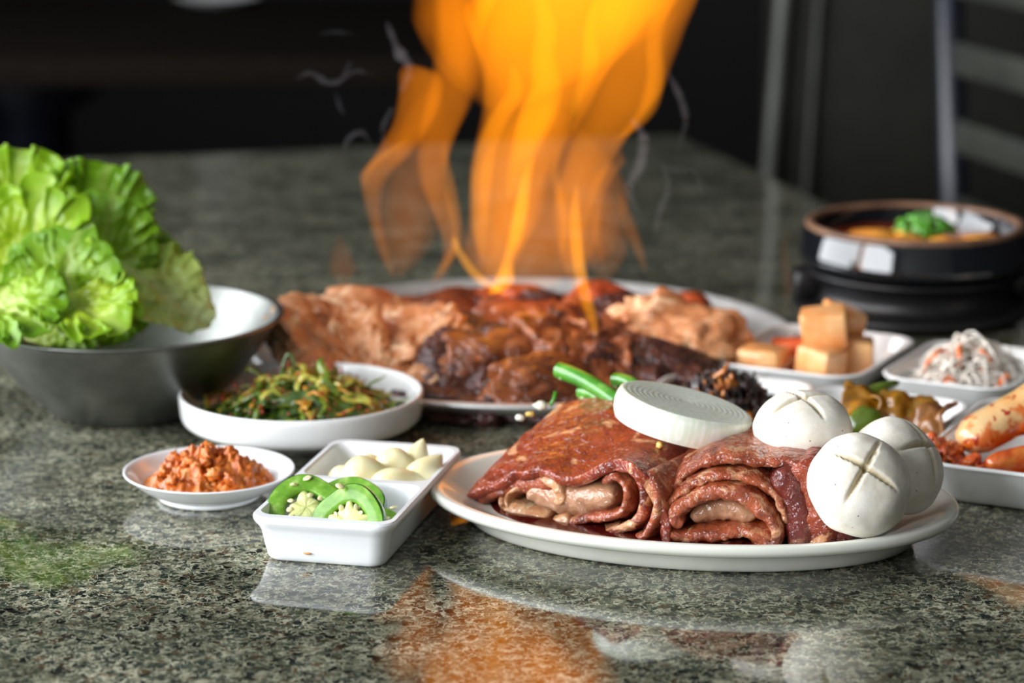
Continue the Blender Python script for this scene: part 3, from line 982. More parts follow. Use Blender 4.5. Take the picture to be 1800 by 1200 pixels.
# ---- second rolled piece
A2, L2 = Vector((.071, 1.283, 0)), .0990
a2 = math.atan2(-.020, .095)
roll2 = thing('raw_meat_roll', (A2.x, A2.y, 0), 'smaller rolled piece of marinated raw meat beside the mushrooms', 'raw meat', 'folded raw meat on the oval platter', rot=(0, 0, a2))


def m2(*pts):
    out = []
    for px, py in pts:
        u = (px - 1150) / 330
        out.append((u * L2, .0095 + (922 + 22 * u - py) / 3280))
    return out


for nm, mt, path, t, y0, y1 in (
        ('outer_layer', 'raw_edge', m2((1140, 930), (1158, 896), (1180, 858), (1205, 820), (1240, 798), (1290, 790), (1345, 796), (1400, 800), (1440, 812)), .0085, .006, .075),
        ('middle_layer', 'raw_edge', m2((1170, 898), (1182, 868), (1215, 836), (1265, 815), (1315, 818), (1355, 834), (1382, 862), (1392, 900)), .0078, .001, .070),
        ('inner_layer', 'raw_edge', m2((1214, 896), (1198, 888), (1204, 868), (1240, 848), (1285, 840), (1330, 854), (1360, 882), (1376, 912), (1366, 940)), .0112, -.004, .055),
        ('meat_slab', 'raw_slab', m2((1222, 888), (1262, 880), (1300, 878), (1338, 892)), .0150, .004, .05),
        ('bottom_fold', 'raw_edge', m2((1182, 908), (1215, 920), (1262, 916), (1310, 912), (1345, 922), (1372, 934)), .0100, -.003, .05),
        ('bottom_fold', 'raw_dark', m2((1200, 936), (1262, 938), (1320, 936)), .006, -.002, .04),
        ('side_drape', 'raw_dark', m2((1372, 806), (1396, 846), (1410, 896), (1416, 948)), .0200, .001, .060),
        ('side_drape', 'raw_top', m2((1400, 800), (1428, 836), (1442, 890), (1450, 950)), .0270, .003, .070),
        ('side_drape', 'raw_dark', m2((1440, 812), (1466, 850), (1478, 900), (1486, 950)), .0200, .008, .070)):
    obj(nm, band(path, t, y0, y1, t * 777 + len(path), rough=.0012), M[mt], roll2)
obj('meat_core', blob(.046, .036, .018, .12, 1.6, 9, 3), M['raw_top'], roll2, (.050, .046, .0265))

# marinade pool in the well of the platter
obj('marinade_pool', lathe([(1, 0), (.995, .0008), (.97, .0011), (.5, .0012), (.01, .0012)], 96), M['marinade'], None, (.090, 1.329, .0083), (0, 0, math.radians(-13.5)), (.104, .0575, 1),
    label='dark red marinade pooled in the oval platter around the meat', cat='marinade')

# ------------------------------------------------------------------ onion slice
def onion():
    prof = [(.001, -.0092), (.034, -.0092), (.0362, -.0084), (.0378, -.004), (.0383, .0005), (.0378, .005), (.0366, .0084), (.0356, .0091)]
    r = .0348
    i = 0
    while r > .002:
        prof += [(r, .0092), (r - .0014, .0093), (r - .0018, .00912), (r - .0022, .00912)]
        r -= .0030
        i += 1
    prof.append((.0005, .0092))
    n = 96
    rings = [[(q * math.cos(2 * PI * j / n) * (1 + .02 * math.cos(2 * PI * j / n * 2 + q * 30)), q * math.sin(2 * PI * j / n), z) for j in range(n)] for q, z in prof]
    return loft(rings)


k = NT('white_onion')
v = k.coord()
tcn = k.n('ShaderNodeVectorMath', operation='LENGTH')
mp = k.n('ShaderNodeMapping')
mp.inputs['Scale'].default_value = (1, 1, 0)
k.l(v, mp.inputs[0])
k.l(mp.outputs[0], tcn.inputs[0])
wv = k.n('ShaderNodeMath', operation='MULTIPLY')
k.l(tcn.outputs['Value'], wv.inputs[0])
wv.inputs[1].default_value = 2094.0
sn = k.n('ShaderNodeMath', operation='SINE')
k.l(wv.outputs[0], sn.inputs[0])
stripes = k.noise(k.coord((1, 1, .05)), 420, 2)
c = k.ramp(stripes, two(S(222, 230, 210), S(244, 246, 238)))
c = k.mix(k.ramp(sn.outputs[0], [(.3, (0, 0, 0)), (.9, (.3, .3, .3))]), c, S(214, 220, 200))
k.l(c, k.p.inputs['Base Color'])
k.p.inputs['Roughness'].default_value = .25
k.p.inputs['Coat Weight'].default_value = .3
k.p.inputs['Subsurface Weight'].default_value = .35
k.p.inputs['Subsurface Radius'].default_value = (.006, .006, .004)
k.p.inputs['Subsurface Scale'].default_value = 1.0
obj('onion_slice', onion(), k.m, None, (0.0928, 1.345, 0.0591), (math.radians(-4), math.radians(12.5), math.radians(-14)), (1, 1, .9), sharp=50,
    label='thick white onion slice lying across both meat rolls', cat='onion slice')

# ------------------------------------------------------------------ mushrooms
k = NT('white_mushroom_skin')
v = k.coord()
c = k.ramp(k.noise(v, 70, 5, .6), [(.3, S(214, 205, 188)), (.55, S(232, 227, 216)), (.75, S(238, 235, 227))])
st = k.noise(k.coord((1, 1, .12)), 330, 3)
c = k.mix(k.ramp(st, [(.60, (0, 0, 0)), (.80, (.35, .35, .35))]), c, S(196, 174, 138))
vs = k.n('ShaderNodeTexVoronoi')
vs.inputs['Scale'].default_value = 150
k.l(v, vs.inputs['Vector'])
c = k.mix(k.ramp(vs.outputs['Distance'], [(.05, (.8, .8, .8)), (.085, (0, 0, 0))]), c, S(96, 74, 52))
at = k.n('ShaderNodeAttribute', attribute_name='cut')
sp = k.n('ShaderNodeSeparateXYZ')
k.l(at.outputs['Vector'], sp.inputs[0])
c = k.mix(sp.outputs[0], c, S(206, 190, 150))
c = k.mix(sp.outputs[1], c, S(150, 116, 84))
k.l(c, k.p.inputs['Base Color'])
k.p.inputs['Roughness'].default_value = .5
k.p.inputs['Subsurface Weight'].default_value = .2
k.p.inputs['Subsurface Radius'].default_value = (.004, .003, .002)
k.p.inputs['Subsurface Scale'].default_value = 1.0
k.l(k.bump(k.noise(v, 240, 4), .25, .0008), k.p.inputs['Normal'])
M['mush'] = k.m
M['gill'] = pm('brown_mushroom_gills', two(S(96, 66, 46), S(140, 104, 78)), 300, .7)


def mushroom(loc, axis, spin, Rm, hup, hdn, seed, label, wide=.055, off=(0, 0)):
    t = thing('button_mushroom', loc, label, 'mushroom', 'button mushrooms on the oval platter')
    q = Vector(axis).normalized().to_track_quat('Z', 'Y').to_matrix() @ Matrix.Rotation(spin, 3, 'Z')
    t.rotation_euler = q.to_euler()
    vv, f = ico(7 if False else 6)
    out, cut = [], []
    for p in vv:
        rxy = math.hypot(p.x, p.y)
        k2 = rxy ** .86 / rxy if rxy > 1e-6 else 1
        x, y = p.x * k2 * Rm, p.y * k2 * Rm
        z = p.z * (hup if p.z > 0 else hdn) * Rm
        d = 1 + .05 * nz(p, 1.1, seed) + .02 * nz(p, 3, seed)
        x, y, z = x * d, y * d, z * d
        c = 0.0
        if p.z > .15:
            for a, b, s in ((x - off[0] * Rm, y - off[1] * Rm, 1), (y - off[1] * Rm, x - off[0] * Rm, -1)):
                along = max(0, 1 - (abs(a) / (.80 * Rm)) ** 3)
                w = wide * Rm * (.45 + .55 * along)
                dd = b + .012 * Rm * nz((a * 300, seed, 1), 1)
                if dd > 0:
                    g = max(0, 1 - dd / (w * 2.3))
                else:
                    g = max(0, 1 + dd / (w * .35))
                g *= along
                z -= .19 * Rm * g * (.4 + .6 * along)
                c = max(c, min(1, g * 2.2) * .85 * min(1, along * 2))
        low = max(0, min(1, (-p.z - .55) / .25))
        out.append((x, y, z))
        cut.append((c, low, 0))
    o = obj('cap', (out, f), M['mush'], t)
    a_ = o.data.attributes.new('cut', 'FLOAT_VECTOR', 'POINT')
    a_.data.foreach_set('vector', [w for p in cut for w in p])
    obj('stem', lathe([(.30 * Rm, -hdn * Rm * .6), (.28 * Rm, -hdn * Rm * 1.25), (.24 * Rm, -hdn * Rm * 1.32), (.01, -hdn * Rm * 1.32)], 24), M['gill'], t)
    return t


mushroom((0.1782, 1.262, 0.0445), (.13, -.86, .48), .95, .0268, .80, .72, 1.0, 'largest white mushroom, its crossed cut facing the camera', .05, (.08, .12))
mushroom((0.2036, 1.3, 0.0442), (.62, -.40, .62), -.25, .0268, .78, .70, 4.0, 'greyish mushroom with a crossed cut, half hidden behind the largest one', .05)
mushroom((0.1551, 1.318, 0.0601), (-.05, -.18, 1), .75, .0264, .66, .42, 7.0, 'upright white mushroom sitting on the smaller meat roll', .05)

# ------------------------------------------------------------------ scallions and bits on the platter
M['scallion'] = pm('green_scallion', [(.3, S(44, 116, 20)), (.55, S(76, 148, 36)), (.75, S(128, 182, 84))], 90, .22, coat=.4, stretch=(1, 1, 1), trans=.1)
M['scallion_pale'] = pm('pale_scallion_cut', two(S(170, 206, 128), S(206, 226, 172)), 200, .3)


def scallion(p0, p1, r, label):
    p0, p1 = Vector(p0), Vector(p1)
    t = thing('scallion_piece', p0, label, 'scallion', 'scallion pieces behind the raw meat')
    d = p1 - p0
    P = [d * (i / 10) + Vector((0, 0, .002 * math.sin(PI * i / 10))) for i in range(11)]
    obj('stalk', tube(P, [r * (1 + .06 * nz((i * .4, r * 900, 0))) for i in range(11)], 16, False), M['scallion'], t)
    dn = d.normalized()
    for a, s in ((P[0], 1), (P[-1], -1)):
        e = [a + dn * s * .0001, a + dn * s * .004]
        obj('cut_end', joinvf([tube([a, a + dn * s * .006], r * .93, 16, False), tube([a + dn * s * .0012, a + dn * s * .006], [r * .55, r * .55], 12, True)]), M['scallion_pale'], t)
    return t


scallion((0.0273, 1.435, 0.0625), (0.0595, 1.4, 0.0527), .0050, 'long green scallion piece sticking up behind the left meat roll')
scallion((0.0602, 1.435, 0.0564), (0.0747, 1.415, 0.0535), .0046, 'short green scallion piece right behind the onion slice')
scallion((0.0399, 1.425, 0.0516), (0.0518, 1.41, 0.0501), .0040, 'pale scallion piece tucked under the long one')
M['bit'] = pm('white_onion_bits', two(S(226, 228, 206), S(240, 240, 226)), 200, .3)
M['bit_y'] = pm('yellow_garlic_bits', two(S(226, 182, 84), S(238, 206, 120)), 200, .3)
for p, s, m, lb in (((0.0168, 1.432, 0.0423), (.0042, .0030, .0026), 'bit', 'larger white onion bit on the back edge of the left meat roll'),
                    ((0.0046, 1.425, 0.0367), (.0030, .0024, .0020), 'bit', 'smaller white onion bit low on the back edge of the left meat roll'),
                    ((0.0105, 1.43, 0.0374), (.0026, .0018, .0016), 'bit_y', 'yellow-green bit between the two white onion bits'),
                    ((0.079, 1.318, 0.0503), (.0020, .0018, .0018), 'bit_y', 'yellow minced garlic bit on the meat under the onion slice')):
    obj('garnish_bit', blob(*s, .4, 1.8, s[0] * 9e3, 2), M[m], None, p, label=lb, cat='garnish')
obj('garnish_bit', tube([(0, 0, 0), (.002, .002, .003), (.003, .004, .007)], .0012, 8), M['scallion'], None, (0.0223, 1.43, 0.0428), label='tiny green sprig on the back edge of the left meat roll', cat='garnish')

# ------------------------------------------------------------------ radish cubes
M['cube'] = pm('orange_radish', [(.3, S(222, 140, 74)), (.5, S(236, 174, 112)), (.7, S(240, 194, 140))], 60, .28, coat=.4, sss=.25, sss_r=(.006, .003, .001))
M['cube_red'] = pm('red_radish_paste', two(S(214, 84, 40), S(234, 130, 84)), 90, .3, coat=.4)


def cube(s, seed):
    vf = box(-s[0] / 2, s[0] / 2, -s[1] / 2, s[1] / 2, -s[2] / 2, s[2] / 2, .0022)
    out = []
    for p in vf[0]:
        d = Vector((nz(p, 28, seed), nz(p, 28, seed + 4), nz(p, 28, seed + 8))) * .0042
        out.append((p[0] + d.x, p[1] + d.y, p[2] + d.z))
    return out, vf[1]


CU = [((.166, 1.640, .0165), (.05, .02, -.35), (.027, .026, .022), 'cube', 'leftmost radish cube, lying in the front left of its dish'),
      ((.202, 1.628, .0170), (0, .03, -.75), (.026, .026, .024), 'cube', 'pale radish cube at the front, under the topmost one'),
      ((.228, 1.655, .0180), (0, 0, -.2), (.026, .025, .025), 'cube', 'radish cube at the right of the heap'),
      ((.206, 1.646, .0395), (.12, -.10, -.10), (.029, .024, .025), 'cube', 'topmost radish cube, balanced on the others'),
      ((.222, 1.672, .0385), (.1, .25, .3), (.024, .024, .020), 'cube', 'radish cube leaning behind the topmost one'),
      ((.190, 1.668, .0155), (0, 0, .2), (.028, .026, .020), 'cube_red', 'reddest radish cube, at the back left of its dish')]
for i, (p, r, s, m, lb) in enumerate(CU):
    obj('radish_cube', cube(s, i * 3.1), M[m], None, p, r, label=lb, cat='radish cube', group='pickled radish cubes', sharp=50)

# ------------------------------------------------------------------ shredded radish and carrot
M['shred'] = pm('white_radish_shred', two(S(236, 224, 208), S(246, 238, 226)), 60, .25, coat=.3, sss=.3, sss_r=(.005, .004, .003))
M['carrot'] = pm('carrot_shred', two(S(232, 112, 50), S(244, 146, 84)), 60, .3, coat=.3)


def strand(L, r, seed):
    P = []
    for i in range(12):
        s = i / 11 - .5
        P.append((L * s, .4 * L * nz((s * 1.8, seed, 0), 1.4), .012 * (1 - (2 * s) ** 2) + .25 * L * nz((s * 2, seed, 4), 1.2)))
    return tube(P, r, 6, True, .75)


st_w = [mesh('radish_shred', strand(R.uniform(.028, .044), .00125, i * 2.2), M['shred']) for i in range(10)]
st_c = [mesh('carrot_shred', strand(R.uniform(.026, .038), .0024, i * 2.2 + 40), M['carrot']) for i in range(5)]
for i in range(240):
    a, r = R.uniform(0, 2 * PI), math.sqrt(R.uniform(0, 1))
    lx, ly = .030 * r * math.cos(a), .044 * r * math.sin(a)
    ca, sa = math.cos(math.radians(DA)), math.sin(math.radians(DA))
    x, y = .297 + lx * ca - ly * sa, 1.617 + lx * sa + ly * ca
    z = .0075 + .021 * (1 - r * r) * R.uniform(.35, 1.0)
    cr = i % 14 == 0
    obj('carrot_shred' if cr else 'radish_shred', R.choice(st_c if cr else st_w), None, None, (x, y, z + (.004 if cr else 0)),
        (R.uniform(-.5, .5), R.uniform(-.4, .4), R.uniform(0, 6.3)), R.uniform(.75, 1.0) * (1 - .35 * r),
        label='orange carrot shred in the dish of shredded radish' if cr else 'white radish shred in the dish of shredded radish', cat='shred',
        group='carrot shreds' if cr else 'white radish shreds')

# ------------------------------------------------------------------ dark chopped relish
M['relish'] = pm('dark_brown_relish', [(.3, S(20, 8, 6)), (.55, S(46, 20, 12)), (.75, S(90, 44, 18))], 140, .28, coat=.5, bump=.5, bscale=260)
M['relish_o'] = pm('orange_relish_bits', two(S(176, 92, 24), S(214, 134, 50)), 200, .3, coat=.4)
rel = thing('chopped_relish', (.130, 1.524, .005), 'dark brown chopped relish heaped in its white dish', 'relish')
obj('relish_mound', heap(.034, .040, .025, .007, 3.4, 8.0, 110), M['relish'], rel, kind='stuff')
rl = [blob(.0046, .0024, .0010, .95, 2.4, i * 1.9, 3) for i in range(6)]
rl_me = [[mesh('relish_bit', x, M[m]) for x in rl] for m in ('relish', 'relish_o')]
for i in range(220):
    a, r = R.uniform(0, 2 * PI), math.sqrt(R.uniform(0, 1)) * .97
    z = .025 * (1 - r ** 2.2) + .004 + R.uniform(0, .003)
    obj('relish_bit', R.choice(rl_me[1 if R.random() < .13 else 0]), None, rel, (.034 * r * math.cos(a), .040 * r * math.sin(a), z), (R.uniform(0, 6), R.uniform(0, 6), R.uniform(0, 6)), R.uniform(.7, 1.3))
obj('chili_strip', tube([(-.010, 0, .024), (-.006, 0, .030), (.000, -.002, .035), (.003, -.002, .041)], [.0016, .0022, .0018, .0005], 8), M['relish_o'], rel)

# ------------------------------------------------------------------ yellow pickled peppers
M['pickle'] = pm('yellow_pickled_leaf', [(.3, S(120, 72, 10)), (.5, S(176, 120, 24)), (.7, S(150, 116, 36))], 50, .25, coat=.5, trans=.25)
M['pickle_b'] = pm('brown_pickled_leaf', [(.3, S(110, 62, 24)), (.6, S(158, 104, 52))], 50, .3, coat=.5, trans=.2)
M['pepper'] = pm('green_pickled_pepper', two(S(70, 92, 16), S(110, 132, 36)), 50, .25, coat=.5)


def crumple(w, l, h, seed):
    def fn(a, b):
        x, y = (a - .5) * w, (b - .5) * l
        e = 1 + .25 * nz((a * 3, b * 3, seed))
        return (x * e, y * e + .003 * nz((a * 5, seed, 2)), h * math.sin(PI * b) + .006 * nz((a * 2.5, b * 2.5, seed), 1.6) + .002 * nz((a * 7, b * 7, seed)))
    return grid(22, 22, fn)


for p, r, s, m, lb in (((0.2205, 1.487, 0.0242), (.25, .15, -.3), (.046, .040, .010, 1), 'pickle', 'large yellow pickled leaf folded in the middle of its dish'),
                       ((0.2436, 1.47, 0.0196), (.3, -.35, -.5), (.040, .036, .010, 3), 'pickle_b', 'brownish pickled leaf with a ragged tip at the right of its dish'),
                       ((0.2105, 1.475, 0.0193), (.1, .0, .4), (.046, .040, .006, 5), 'pickle_b', 'brownish pickled leaf lying under the yellow one'),
                       ((0.2332, 1.48, 0.0215), (.5, .1, .2), (.040, .034, .012, 7), 'pickle', 'yellow pickled leaf curled beside the ragged one')):
    o = obj('pickled_leaf', crumple(*s), M[m], None, p, r, label=lb, cat='pickle', group='pickled leaves in the yellow dish')
    solid(o, .0022)
    subsurf(o, 1)
obj('pickled_pepper', tube(smooth_prof([(-.024, -.012, -.008), (-.010, -.006, -.001), (.004, .001, .003), (.016, .008, .005)], 4), [.0030, .0036, .004, .0042, .0043, .0043, .0042, .004, .0038, .0034, .003, .0024, .0016], 12), M['pepper'], None, (0.2186, 1.5, 0.0314),
    label='long thin green pepper laid over the back of the yellow pickles', cat='pepper')
obj('pickled_pepper', blob(.013, .009, .009, .2, 1.3, 4, 3), M['pepper'], None, (0.2086, 1.462, 0.0232), (.2, -.3, .4), label='stubby green pepper piece in front of the yellow pickles', cat='pepper')

# ------------------------------------------------------------------ cabbage kimchi
k = NT('cabbage_kimchi_leaf')
v = k.coord()
c = k.ramp(k.noise(v, 40, 4), [(.3, S(232, 176, 108)), (.55, S(238, 200, 146)), (.75, S(236, 164, 92))])
c = k.mix(k.ramp(k.noise(v, 62, 3, .6), [(.52, (0, 0, 0)), (.60, (1, 1, 1))]), c, S(222, 116, 44))
c = k.mix(k.ramp(k.noise(k.coord((1.2, 1, .8)), 150, 2, .5), [(.62, (0, 0, 0)), (.66, (1, 1, 1))]), c, S(176, 46, 18))
k.l(c, k.p.inputs['Base Color'])
k.p.inputs['Roughness'].default_value = .28
k.p.inputs['Coat Weight'].default_value = .6
k.p.inputs['Subsurface Weight'].default_value = .2
k.p.inputs['Subsurface Radius'].default_value = (.006, .004, .002)
k.p.inputs['Subsurface Scale'].default_value = 1.0
k.l(k.bump(k.noise(v, 130, 4), .35, .0015), k.p.inputs['Normal'])
M['kimchi'] = k.m
M['kimchi_red'] = pm('red_kimchi_paste', [(.3, S(170, 50, 12)), (.5, S(214, 92, 26)), (.7, S(226, 128, 48))], 110, .25, coat=.6, bump=.5, bscale=200)
obj('kimchi_paste', heap(.042, .058, .008, .006, 3.0, 4.4, 90), M['kimchi_red'], None, (.3185, 1.422, .0055), (0, 0, math.radians(-25)), label='red-orange kimchi paste covering the floor of the kimchi dish', cat='kimchi', kind='stuff')


def kroll(p0, p1, r0, r1, seed, flat=.72):
    p0, p1 = Vector(p0), Vector(p1)
    n, ns = 26, 28
    d = p1 - p0
    rings = []
    t = d.normalized()
    a = t.cross(Vector((0, 0, 1))).normalized()
    b = t.cross(a)
    for i in range(n):
        s = i / (n - 1)
        rr = (r0 + (r1 - r0) * s) * (1 + .10 * math.sin(s * 5 + seed)) * (.35 + .65 * min(1, s * 6) ** .5)
        rings.append([d * s + a * (rr * math.cos(2 * PI * j / ns)) * (1 + .12 * nz((math.cos(2 * PI * j / ns), s * 3, seed), 2)) + b * (rr * flat * math.sin(2 * PI * j / ns)) for j in range(ns)])
    return loft(rings)


kp0, kp1 = (0.2583, 1.418, 0.023), (0.3157, 1.448, 0.0456)
kr = thing('kimchi_roll', kp0, 'pale cabbage kimchi roll specked with chilli, leaning in its dish', 'kimchi')
obj('outer_leaf', kroll((0, 0, 0), Vector(kp1) - Vector(kp0), .0125, .0190, 1.0), M['kimchi'], kr)
obj('inner_leaf', kroll((-.006, -.001, -.004), (.03, .012, .006), .009, .012, 2.0, .6), M['kimchi_red'], kr)
for i, (x, y, z) in enumerate(((-.010, 0, -.003), (-.007, -.004, -.007), (-.003, -.007, -.010), (.006, -.010, -.011), (-.012, .003, -.006))):
    o = obj('leaf_edge', crumple(.020, .013, .003, i * 2.3), M['kimchi_red'], kr, (x, y, z), (.3 * i - .5, .3, .5 * i))
    solid(o, .0018)
k2a, k2b = (0.2672, 1.385, 0.0206), (0.3102, 1.4, 0.0213)
obj('kimchi_piece', kroll((0, 0, 0), Vector(k2b) - Vector(k2a), .008, .011, 5.0), M['kimchi_red'], None, k2a, label='red kimchi piece under the pale roll near the dish front', cat='kimchi')

# pale salad mound at the right edge
obj('pale_salad', heap(.034, .038, .026, .006, 3, 3.3, 70), pm('pale_cream_salad', two(S(226, 212, 186), S(238, 228, 208)), 90, .4, coat=.2, sss=.2), None, (.393, 1.722, .005),
    label='pale cream mound of salad cut off by the right edge', cat='salad', kind='stuff')

# ------------------------------------------------------------------ stew
SZ = .0265 + .0285
M['broth'] = pm('red_stew_broth', [(.3, S(92, 18, 6)), (.5, S(158, 46, 10)), (.68, S(206, 92, 20))], 45, .08, coat=.6, bump=.2, bscale=90)
obj('stew_broth', lathe([(.0722, -.003), (.0724, .0), (.05, .0008), (.0005, .001)], 72), M['broth'], None, (POT[0], POT[1], SZ), label='red stew broth filling the black stone pot', cat='stew')
M['tofu'] = pm('orange_stained_tofu', [(.3, S(214, 120, 36)), (.6, S(236, 166, 66))], 60, .3, coat=.5)
for i, (x, y, s, lb) in enumerate(((-.034, -.012, .020, 'orange tofu chunk at the left of the stew'), (-.012, -.040, .019, 'orange tofu chunk at the front of the stew, left of centre'),
                                   (.016, -.042, .020, 'orange tofu chunk at the front of the stew, right of centre'), (.044, -.022, .016, 'small orange tofu chunk at the right of the stew'),
                                   (.000, -.006, .024, 'tofu chunk under the scallion heap in the stew'))):
    obj('tofu_chunk', blob(s, s * .8, s * .42, .25, 1.6, i * 3.0, 3, .05, 6), M['tofu'], None, (POT[0] + x, POT[1] + y, SZ + .002), (0, 0, i), label=lb, cat='tofu', group='tofu chunks in the stew')
ringm = [lathe([(.0030, -.0012), (.0034, 0), (.0030, .0012), (.0022, .0012), (.0020, -.0012), (.0030, -.0012)], 14, False, False)]
M['ringg'] = pm('chopped_scallion', [(.3, S(44, 110, 16)), (.55, S(84, 156, 40)), (.75, S(140, 196, 84))], 200, .3, coat=.4)
rm = mesh('scallion_ring', ringm[0], M['ringg'])
rmw = mesh('scallion_ring', ringm[0], M['bit'])
for i in range(80):
    a, r = R.uniform(0, 2 * PI), math.sqrt(R.uniform(0, 1))
    x, y = .021 * r * math.cos(a), .015 * r * math.sin(a)
    z = .009 + .013 * (1 - r * r) * R.uniform(.5, 1)
    obj('scallion_ring', rm if i > 4 else rmw, None, None, (POT[0] + .004 + x, POT[1] - .014 + y, SZ + z), (R.uniform(-1.3, 1.3), R.uniform(-1.3, 1.3), R.uniform(0, 3)), R.uniform(.8, 1.4),
        label='green chopped scallion ring heaped on the stew' if i > 4 else 'whitish scallion ring in the heap on the stew', cat='scallion', group='green scallion rings on the stew' if i > 4 else 'white scallion rings on the stew')

# ------------------------------------------------------------------ meat on the grill
def grilled(name, cols, fat, lo, hi, bump=.5):
    return meat_mat(name, cols, fat, lo, hi, 34, 22, bump=bump, sss=.08)


M['g_pale'] = grilled('pale_grilled_meat', (S(140, 80, 42), S(198, 132, 84), S(216, 160, 114)), S(234, 200, 160), .50, .62)
M['g_brown'] = grilled('brown_grilled_meat', (S(62, 26, 14), S(124, 62, 28), S(160, 90, 46)), S(176, 110, 62), .56, .68)
M['g_dark'] = grilled('dark_charred_meat', (S(28, 12, 12), S(66, 28, 22), S(104, 52, 36)), S(120, 70, 52), .62, .74)
M['g_red'] = grilled('reddish_grilled_meat', (S(118, 40, 12), S(170, 72, 24), S(196, 98, 40)), S(200, 120, 60), .58, .70)


def chunk(sx, sy, sz, seed, folds=2.5):
    v, f = ico(5)
    out = []
    for p in v:
        q = Vector([math.copysign(abs(c) ** .8, c) for c in p])
        k = 1 + .22 * fz(p, 1.3, seed, 3) + .07 * nz(p, 5, seed) + .03 * nz(p, 11, seed)
        fold = math.sin(folds * (q.x * 1.6 + .8 * nz(p, 1.2, seed + 2)) + seed) * .28
        groove = abs(nz(p, 2.2, seed + 7))
        k *= 1 - .16 * max(0, .22 - groove) / .22
        out.append((q.x * sx * k, q.y * sy * k, (q.z + fold * (1 - abs(q.z) * .3)) * sz * k))
    return out, f


gl = {}


def piece(x, y, z, sx, sy, sz, rz, rx, ry, mat, seed, label, group=None):
    obj('grilled_meat', chunk(sx, sy, sz, seed), M[mat], None, (GP[0] - .016 + (x * .86 if x > 0 else x), GP[1] + (y if y < 0 else y * .6), z * (.66 if y < 0 else .56)), (rx, ry, rz), label=label, cat='grilled meat', group=group or 'grilled meat on the pan')


PC = [(-.122, -.104, .050, .032, .040, .013, .8, .6, .40, 'g_pale', 'pale browned meat piece at the far left, drooping over the pan edge'),
      (-.110, -.050, .050, .044, .026, .014, .5, .3, .2, 'g_pale', 'pale streaked meat slice second from the left of the heap'),
      (-.092, -.095, .040, .020, .036, .016, .2, .5, .1, 'g_pale', 'plump glossy pale meat fold left of the dark slices'),
      (-.090, -.020, .052, .042, .030, .014, .3, .2, .1, 'g_pale', 'pale meat slice with a white glossy top at the upper left'),
      (-.055, -.070, .046, .034, .030, .014, -.3, .5, -.2, 'g_pale', 'creamy meat fold just left of the flames'),
      (-.045, .020, .050, .044, .030, .013, .1, .1, .0, 'g_brown', 'golden-brown slice lit by the flames, behind the creamy fold'),
      (-.030, -.120, .030, .030, .036, .015, -.2, .6, -.1, 'g_dark', 'purplish dark slice right behind the greens dish'),
      (.010, -.105, .038, .052, .026, .013, .5, .55, .05, 'g_brown', 'long brown slice slanting across the heap front'),
      (.000, -.155, .020, .014, .030, .014, -.3, .5, .3, 'g_dark', 'narrow purplish strip hanging at the front of the heap'),
      (.048, -.145, .028, .054, .024, .013, .55, .5, .0, 'g_brown', 'wide caramelised slice at the very front of the heap'),
      (.030, -.050, .048, .046, .030, .014, -.2, .3, .1, 'g_brown', 'brown slice in the middle of the heap under the flames'),
      (.038, .000, .056, .030, .024, .014, .3, .1, .0, 'g_dark', 'charred dark lump in the middle under the tallest flame'),
      (.075, -.090, .038, .044, .026, .013, .7, .5, -.1, 'g_brown', 'ridged brown slice right of the middle'),
      (.085, -.030, .048, .030, .030, .014, .1, .3, .1, 'g_dark', 'shiny dark grey-purple lump right of the flames'),
      (.092, .030, .052, .046, .028, .014, -.1, .1, .1, 'g_red', 'orange-red slice at the back right inside the flames'),
      (.138, -.060, .044, .048, .036, .017, -.35, .45, .25, 'g_pale', 'beige-tan meat slice leaning at the right of the heap'),
      (.150, .010, .046, .030, .026, .015, .2, .2, .3, 'g_red', 'reddish meat knob at the right end of the heap'),
      (.118, -.108, .028, .040, .026, .013, -.2, .5, .15, 'g_dark', 'glossy dark bone-edged slice at the lower right'),
      (.105, -.130, .020, .030, .022, .010, .1, .4, .0, 'g_dark', 'black charred strip at the right front of the pan'),
      (.020, .060, .050, .050, .028, .013, .0, .0, .0, 'g_red', 'reddish slice at the back of the heap behind the flames'),
      (-.070, .070, .040, .050, .028, .013, .2, .0, .0, 'g_brown', 'brown slice at the back left of the heap'),
      (.040, -.165, .014, .045, .016, .008, .0, .1, .0, 'g_dark', 'black charred scrap along the front rim of the pan'),
      (-.040, -.158, .016, .040, .018, .009, -.2, .1, .0, 'g_dark', 'dark scrap on the pan behind the greens dish'),
      (.000, -.030, .040, .110, .066, .011, .0, .0, .0, 'g_dark', 'wide dark meat layer at the bottom of the heap')]
for i, q in enumerate(PC):
    piece(*q[:10], i * 2.37 + 1, q[10])
sl = [crumple(.056, .036, .007, 3.1 + i * 1.9) for i in range(5)]
sl_me = {m: [mesh('meat_slice', x, M[m]) for x in sl] for m in ('g_pale', 'g_brown', 'g_dark', 'g_red')}
